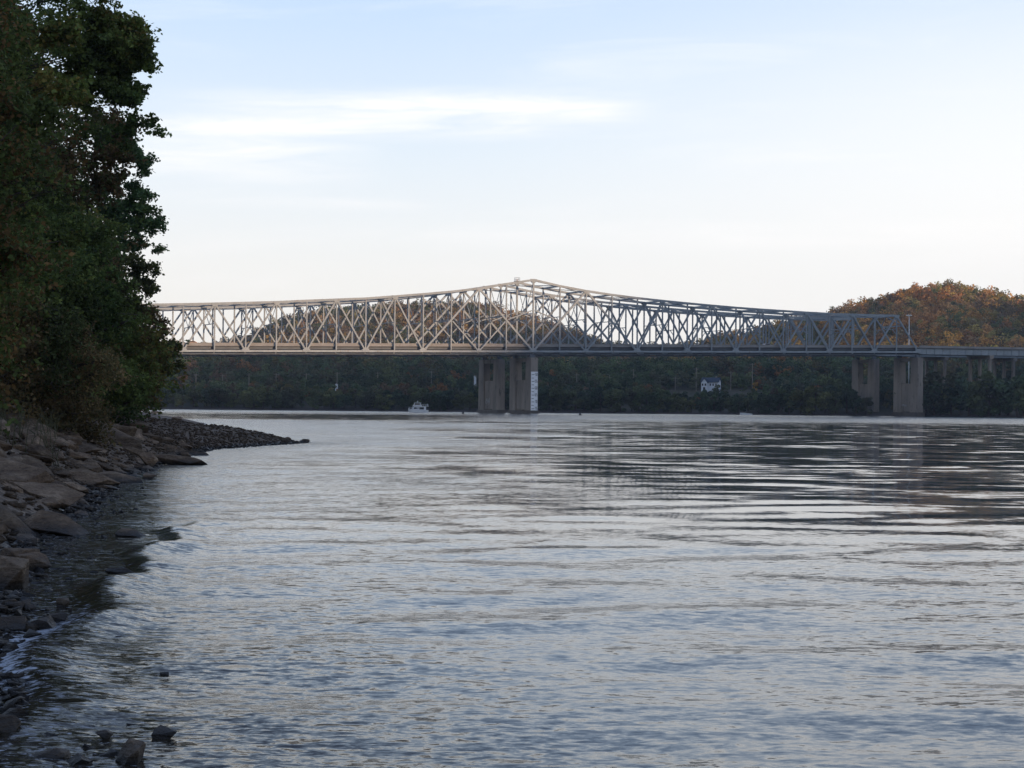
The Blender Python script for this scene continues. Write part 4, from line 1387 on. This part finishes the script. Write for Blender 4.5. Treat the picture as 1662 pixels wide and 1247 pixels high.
near_tree(15, -26.8, 88.0, 27.0, 6.0, 'reddish brown and green bank tree in the middle of the near trees', G2, 0.21, 44, 18, 130, 0.04,
          sprays=((208, 215, 25, 14, 50), (212, 240, 25, 12, 45), (208, 258, 0, 10, 40), (204, 300, 0, 14, 40)))
near_tree(21, -27.6, 104.0, 18.5, 6.0, 'loose leaved green tree with airy sprays at the right edge of the near trees', G3, 0.21, 32, 16, 110, 0.10,
          sprays=((250, 274, 45, 18, 55), (258, 282, 40, 12, 60), (243, 322, 25, 14, 45), (262, 352, 15, 16, 60), (266, 372, 10, 14, 60), (256, 398, -5, 12, 55), (240, 340, 10, 14, 50), (236, 370, 10, 14, 50)))
near_tree(27, -24.9, 92.0, 13.0, 5.7, 'dark olive tree leaning over the beach beside the bridge end', G2, 0.20, 30, 18, 120, 0.06,
          sprays=((246, 440, 10, 14, 45), (248, 470, 10, 14, 45), (244, 500, 5, 14, 45), (256, 520, 10, 14, 50), (264, 545, 8, 16, 50), (290, 566, 5, 12, 60), (280, 582, 5, 16, 60),
                  (284, 600, 0, 16, 60), (270, 622, -5, 16, 55), (262, 640, -8, 14, 50), (246, 560, 0, 16, 50), (246, 610, 0, 16, 50)))
near_tree(33, -20.6, 80.0, 10.5, 4.6, 'lower dark green tree at the back of the stony beach', G1, 0.19, 28, 18, 120, 0.05,
          sprays=((205, 640, 0, 12, 50), (190, 652, 0, 10, 50), (225, 630, 0, 12, 50)))
near_tree(41, -34.0, 124.0, 16.0, 6.0, 'small bushy tree farthest back along the near bank', G3, 0.24, 26, 15, 90, 0.04)
near_tree(52, -36.5, 112.0, 30.0, 7.5, 'tall dark tree filling the gaps behind the near bank trees', G2, 0.28, 40, 16, 100, 0.10)
near_tree(44, -15.9, 60.0, 5.2, 2.5, 'low brownish green shrub tree beside the big stone slabs', [(0.05, 0.045, 0.02), (0.07, 0.05, 0.022), (0.04, 0.05, 0.018)], 0.13, 22, 15, 90, 0.05)

# ------------------------------------------------------------------ stones
def rock_mesh(seed, n=16, rough=0.9):
    rs = np.random.RandomState(seed)
    bm = bmesh.new()
    for _ in range(n):
        v = rs.uniform(-1, 1, 3)
        v = v / (np.sum(np.abs(v) ** 5.0) ** (1 / 5.0)) * rs.uniform(.74, 1.0)
        bm.verts.new(v * .5)
    r = bmesh.ops.convex_hull(bm, input=bm.verts)
    bmesh.ops.delete(bm, geom=[v for v in bm.verts if not v.link_faces], context='VERTS')
    bmesh.ops.dissolve_limit(bm, angle_limit=R(10), verts=bm.verts, edges=bm.edges)
    bmesh.ops.bevel(bm, geom=bm.edges[:], offset=0.018, segments=1, profile=0.6, affect='EDGES', clamp_overlap=True)
    me = bpy.data.meshes.new('rock')
    bm.to_mesh(me); bm.free()
    return me
ROCKS = [rock_mesh(100 + k, 14 + k % 5) for k in range(12)]
def rock(name, k, loc, size, rot, label, group=None):
    o = link(name, ROCKS[k % 12], M['rock'])
    o.location = loc; o.scale = size; o.rotation_euler = rot
    tag(o, label, 'rock', group)
    return o
def wpx(px, py, z=0.0):            # where the sight line through a photo pixel meets height z
    Y = (EYE - z) * FPX / (py - yh(px))
    return xat(px, Y), Y
GS = 'stones shed along the near bank'
big = [  # px, py(base), z, size xyz, rot xyz, label
    (287, 753, 0.02, (2.5, .9, .5), (0.0, 0.12, -.2), 'dark wet slab jutting into the water below the spit', 'slab'),
    (300, 738, 0.02, (2.9, .6, .3), (0, .10, -.3), 'thin wet slab sliding into the river above the jutting one', 'slab'),
    (180, 716, 0.75, (6.4, 1.1, .75), (0.05, .20, -1.05), 'long leaning stone slab running down the middle of the riprap', 'slab'),
    (42, 712, 1.0, (2.6, 1.0, .35), (0.1, .22, -.9), 'pale edged flat slab high on the left bank', 'slab'),
    (62, 690, 1.35, (3.6, 2.6, .7), (0.15, .25, -.6), 'broad brown boulder slab below the grass tufts', 'boulder'),
    (15, 845, 0.25, (1.7, 1.0, .62), (0.0, .28, -.5), 'tan boulder at the left picture edge just above the water', 'boulder'),
    (86, 862, 0.05, (1.4, .7, .45), (0, .2, -.4), 'black wet block beside the tan boulder', 'rock'),
    (252, 668, 0.85, (2.0, 1.4, 1.3), (0, 0, .3), 'dark round boulder on the skyline of the beach', 'boulder'),
    (241, 746, 0.3, (1.2, .9, .9), (0.2, .1, .5), 'rounded boulder where riprap meets the gravel spit', 'boulder'),
    (172, 694, 1.2, (4.2, 1.2, .5), (0.05, .05, -.2), 'flat topped ledge stone near the top of the bank', 'slab'),
    (190, 762, 0.35, (2.2, 1.3, .45), (.1, .18, -.6), 'greenish slab at the foot of the long leaning slab', 'slab'),
    (60, 785, 0.55, (2.6, 1.2, .5), (.05, .2, -.7), 'dark flat block halfway down the left bank', 'slab'),
    (145, 760, .5, (1.7, 1.1, .5), (.1, .2, -.5), 'grey block beside the light patch of gravel', 'rock'),
    (22, 770, .7, (1.9, 1.2, .5), (.0, .2, -.5), 'brown block against the left edge above the light gravel', 'rock'),
    (28, 925, 0.0, (.75, .6, .5), (0, .1, .2), 'black wet rock pair front stone at the left waterline', 'rock'),
    (58, 926, 0.0, (.62, .5, .42), (.1, .1, .9), 'black wet rock pair right stone at the left waterline', 'rock'),
    (8, 955, 0.0, (.62, .7, .6), (.1, .1, .2), 'square black rock cut by the left picture edge', 'rock'),
    (205, 933, 0.0, (.52, .34, .17), (0, 0.05, -.1), 'flat brown stone awash at the breaking wave', 'rock'),
    (211, 870, 0.0, (.62, .34, .18), (0, .1, -.3), 'flat stone awash above the breaking wave', 'rock'),
    (245, 777, 0.0, (.5, .4, .26), (0, .1, .3), 'dark stone in the shallows below the spit', 'rock'),
    (302, 745, 0.0, (.6, .4, .42), (.2, .1, .3), 'small upright stone standing beside the wet slabs', 'rock'),
    (497, 718, 0.0, (.9, .6, .3), (0, .05, .2), 'lone dark stone in the water off the tip of the spit', 'rock'),
    (464, 718, 0.0, (1.0, .7, .52), (.1, .05, .2), 'largest stone at the tip of the gravel spit', 'rock'),
    (320, 690, 0.35, (2.0, 1.2, .5), (0, .0, .05), 'flat dark stone on the far side of the spit', 'rock'),
    (288, 683, 0.55, (1.3, .9, .7), (0, .1, .7), 'dark stone on the back of the beach beside the flat one', 'rock'),
    (22, 1022, 0.0, (.40, .3, .19), (.1, 0, .2), 'dark stone awash left of the breaking crest', 'rock'),
    (74, 1020, 0.0, (.36, .26, .18), (.1, 0, .7), 'mossy stone under the breaking crest', 'rock'),
    (102, 1008, 0.0, (.26, .2, .15), (.2, 0, .1), 'small stone right beside the mossy stone', 'rock'),
    (105, 983, 0.0, (.17, .14, .13), (.2, 0, .5), 'small dark pebble rock above the mossy stone', 'rock'),
    (20, 985, 0.0, (.28, .2, .17), (.2, 0, .9), 'dark stone near the left edge above the stone awash', 'rock'),
    (85, 1078, 0.0, (.26, .16, .07), (.0, 0, .1), 'flat low stone left of centre of the dark shallows', 'rock'),
    (276, 1196, 0.0, (.20, .17, .11), (.1, 0, .1), 'dark round stone in the water near the bottom, right of two others', 'rock'),
    (176, 1197, 0.0, (.17, .12, .08), (.1, 0, .6), 'small stone awash near the bottom, left of the round one', 'rock'),
    (226, 1240, -.02, (.25, .22, .22), (.2, .1, .4), 'pointed stone at the bottom edge below the round stone', 'rock'),
    (88, 1236, -.02, (.33, .22, .15), (.1, .05, .1), 'broad brown stone at the bottom left corner', 'rock'),
    (128, 1246, -.02, (.22, .18, .15), (.1, 0, .8), 'small black stone at the bottom edge between two larger ones', 'rock'),
    (4, 1196, -.02, (.34, .3, .24), (.1, .1, .3), 'brown stone half out of the left edge near the bottom', 'rock'),
    (272, 1094, -.01, (.10, .05, .03), (0, 0, .1), 'tiny dark stone in open water right of the shallows', 'rock'),
]
for i, (px, py, z, sz, rt, lb, nm) in enumerate(big):
    x, y = wpx(px, py, z)
    if px < 30 and py < 870: pass
    zg = float(bank_z(np.array(x), np.array(y)))
    zc = (z if z < 0.1 else zg) + sz[2] * (0.18 if z < .1 else .22)
    if nm == 'boulder': sz = (sz[0] * .8, sz[1] * .8, sz[2] * .75)
    rock(nm, i * 5 + 1, (x, y, zc), sz, rt, lb)

SHORT = ['jutting wet slab', 'thin wet slab', 'long leaning slab', 'pale edged slab', 'broad boulder slab', 'tan boulder', 'black wet block',
         'beach skyline boulder', 'rounded boulder', 'ledge stone', 'greenish slab', 'dark flat block', 'grey block',
         'brown edge block', 'black rock pair', 'black rock pair', 'square black rock']
def riprap():
    rs = random.Random(9)
    n = 0
    ordw = ['lowest', 'low', 'middle', 'upper', 'topmost']
    tries = 0
    taken = []
    seen = {}
    while n < 260 and tries < 6000:
        tries += 1
        Y = 22 + 60 * rs.random() ** 1.2
        s = rs.uniform(-0.5, 9.0)
        X = float(shore_x(Y)) - s
        px = 831 + X / Y * FPX
        if px < -30 or px > 330: continue
        if rs.random() < 0.35 * sstep(60, 80, Y): continue
        L = rs.uniform(0.4, 1.55) * (0.6 + 0.4 * min(1, s / 2.5))
        if any((X - a) ** 2 + (Y - b) ** 2 < (0.31 * (L + c)) ** 2 for a, b, c in taken): continue
        taken.append((X, Y, L))
        z = float(bank_z(np.array(X), np.array(Y)))
        o = link('rock', ROCKS[rs.randrange(12)], M['rock'])
        hgt = L * rs.uniform(0.16, 0.42)
        o.location = (X, Y, z + hgt * 0.24)
        o.scale = (L, L * rs.uniform(.5, .85), hgt)
        o.rotation_euler = (rs.uniform(-.18, .25), rs.uniform(.05, .45), rs.uniform(-1.3, .3))
        tone = 'wet dark' if s < .5 else ('brown' if s < 2.5 else ('weathered brown' if s < 5 else 'tan'))
        shp = 'slab' if hgt < L * .28 else ('block' if hgt < L * .36 else 'boulder')
        siz = 'small' if L < .75 else ('middling' if L < 1.1 else 'large')
        py_ = yh(px) + (EYE - z) / Y * FPX
        near = min(big, key=lambda b_: (b_[0] - px) ** 2 + 4 * (b_[1] - py_) ** 2)
        short = SHORT[big.index(near)] if big.index(near) < len(SHORT) else 'waterline stones'
        rel = ('left of' if px < near[0] - 6 else 'right of') if abs(px - near[0]) > abs(py_ - near[1]) else ('above' if py_ < near[1] else 'below')
        tag(o, None, 'rock', f'riprap {tone} {shp} stones')
        seen.setdefault((f'{siz} {tone} {shp}', rel, short), []).append((px, o))
        n += 1
    for (what, rel, short), lst in seen.items():
        lst.sort(key=lambda t: t[0])
        for i, (_, o) in enumerate(lst):
            o['label'] = f'{what} on bank, {rel} the {short}' + (f', {ORD[i]} from left' if len(lst) > 1 else '')
    print('riprap', n)
riprap()

def rubble():
    """pebbles, cobbles and gravel too many to count, one mesh"""
    rs = np.random.RandomState(31)
    base = []
    for k in range(5):
        bm = bmesh.new()
        for _ in range(9):
            v = rs.normal(size=3); v /= np.linalg.norm(v); bm.verts.new(v * .5 * rs.uniform(.85, 1.05))
        bmesh.ops.convex_hull(bm, input=bm.verts)
        bmesh.ops.delete(bm, geom=[v for v in bm.verts if not v.link_faces], context='VERTS')
        bmesh.ops.triangulate(bm, faces=bm.faces)
        bm.verts.index_update()
        base.append((np.array([v.co[:] for v in bm.verts]), np.array([[v.index for v in f.verts] for f in bm.faces])))
        bm.free()
    VV = []; FF = []; off = 0
    def put(X, Y, L, sink=0.15):
        nonlocal off
        b, f = base[rs.randint(5)]
        z = float(bank_z(np.array(X), np.array(Y)))
        a = rs.uniform(0, 6.28); ca, sa = math.cos(a), math.sin(a)
        v = b * np.array([L, L * rs.uniform(.55, .9), L * rs.uniform(.35, .6)])
        v = v @ np.array([[ca, sa, 0], [-sa, ca, 0], [0, 0, 1]])
        v = v + np.array([X, Y, z + L * sink])
        VV.append(v); FF.append(f + off); off += len(v)
    # cobbles between the big blocks and along the water's edge
    for _ in range(6500):
        Y = 12 + 92 * rs.rand() ** 1.15
        s = rs.exponential(2.4) - 0.55
        put(shore_x(Y) - s, Y, rs.uniform(.08, .30) if Y < 60 else rs.uniform(.12, .28))
    for _ in range(8000):                       # spit
        Y = rs.uniform(70, 128); s = rs.uniform(-.2, 14)
        put(shore_x(Y) - s, Y, rs.uniform(.10, .27))
    for _ in range(900):                        # stones awash
        Y = rs.uniform(10.5, 46); s = -rs.exponential(.5)
        if s < -1.5: continue
        X = shore_x(Y) - s
        z = float(bank_z(np.array(X), np.array(Y)))
        L = rs.uniform(.05, .20)
        put(X, Y, L, (-z) / L + rs.uniform(-.14, .05))
    V = np.concatenate(VV); F = np.concatenate(FF)
    o = link('rubble', np_mesh('rubble', V, F), M['rock'])
    tag(o, 'loose brown gravel and cobbles strewn over the bank and spit', 'gravel', kind='stuff')
rubble()

def grass():
    rs = random.Random(2)
    mb = MB()
    for _ in range(110):
        Y = rs.uniform(46, 60); X = -0.262 * Y - rs.uniform(-0.3, 2.4)
        z = float(bank_z(np.array(X), np.array(Y)))
        a = rs.uniform(0, 6.28); L = rs.uniform(.5, 1.3); lean = rs.uniform(.2, .8)
        p0 = Vector((X, Y, z)); p1 = p0 + Vector((math.cos(a) * lean * .3, math.sin(a) * lean * .3, L * .6)); p2 = p0 + Vector((math.cos(a) * lean, math.sin(a) * lean, L * .85))
        mb.tube([p0, p1, p2], [.014, .01, .003], 3)
    m, n = mat('dry_grass'); finish(n, pbr(n, (0.085, 0.085, 0.045), 0.8, 0.2)); 
    tag(mb.build('grass', m), 'dry grass blades above the slabs at the left edge', 'grass', kind='stuff')
grass()

# ------------------------------------------------------------------ air
hb = MB(); hb.box(-3300, -2600, -8, 3300, 3300, 260)
m, n = mat('haze')
vol = n.n('ShaderNodeVolumePrincipled')
n.put(vol, 'Color', (0.80, 0.88, 1.0, 1)); n.put(vol, 'Density', 0.0001); n.put(vol, 'Anisotropy', 0.2)
o_ = n.n('ShaderNodeOutputMaterial'); n.t.links.new(vol.outputs[0], o_.inputs['Volume'])
tag(hb.build('haze', m), 'thin bluish evening haze over the whole river valley', 'haze', kind='stuff')
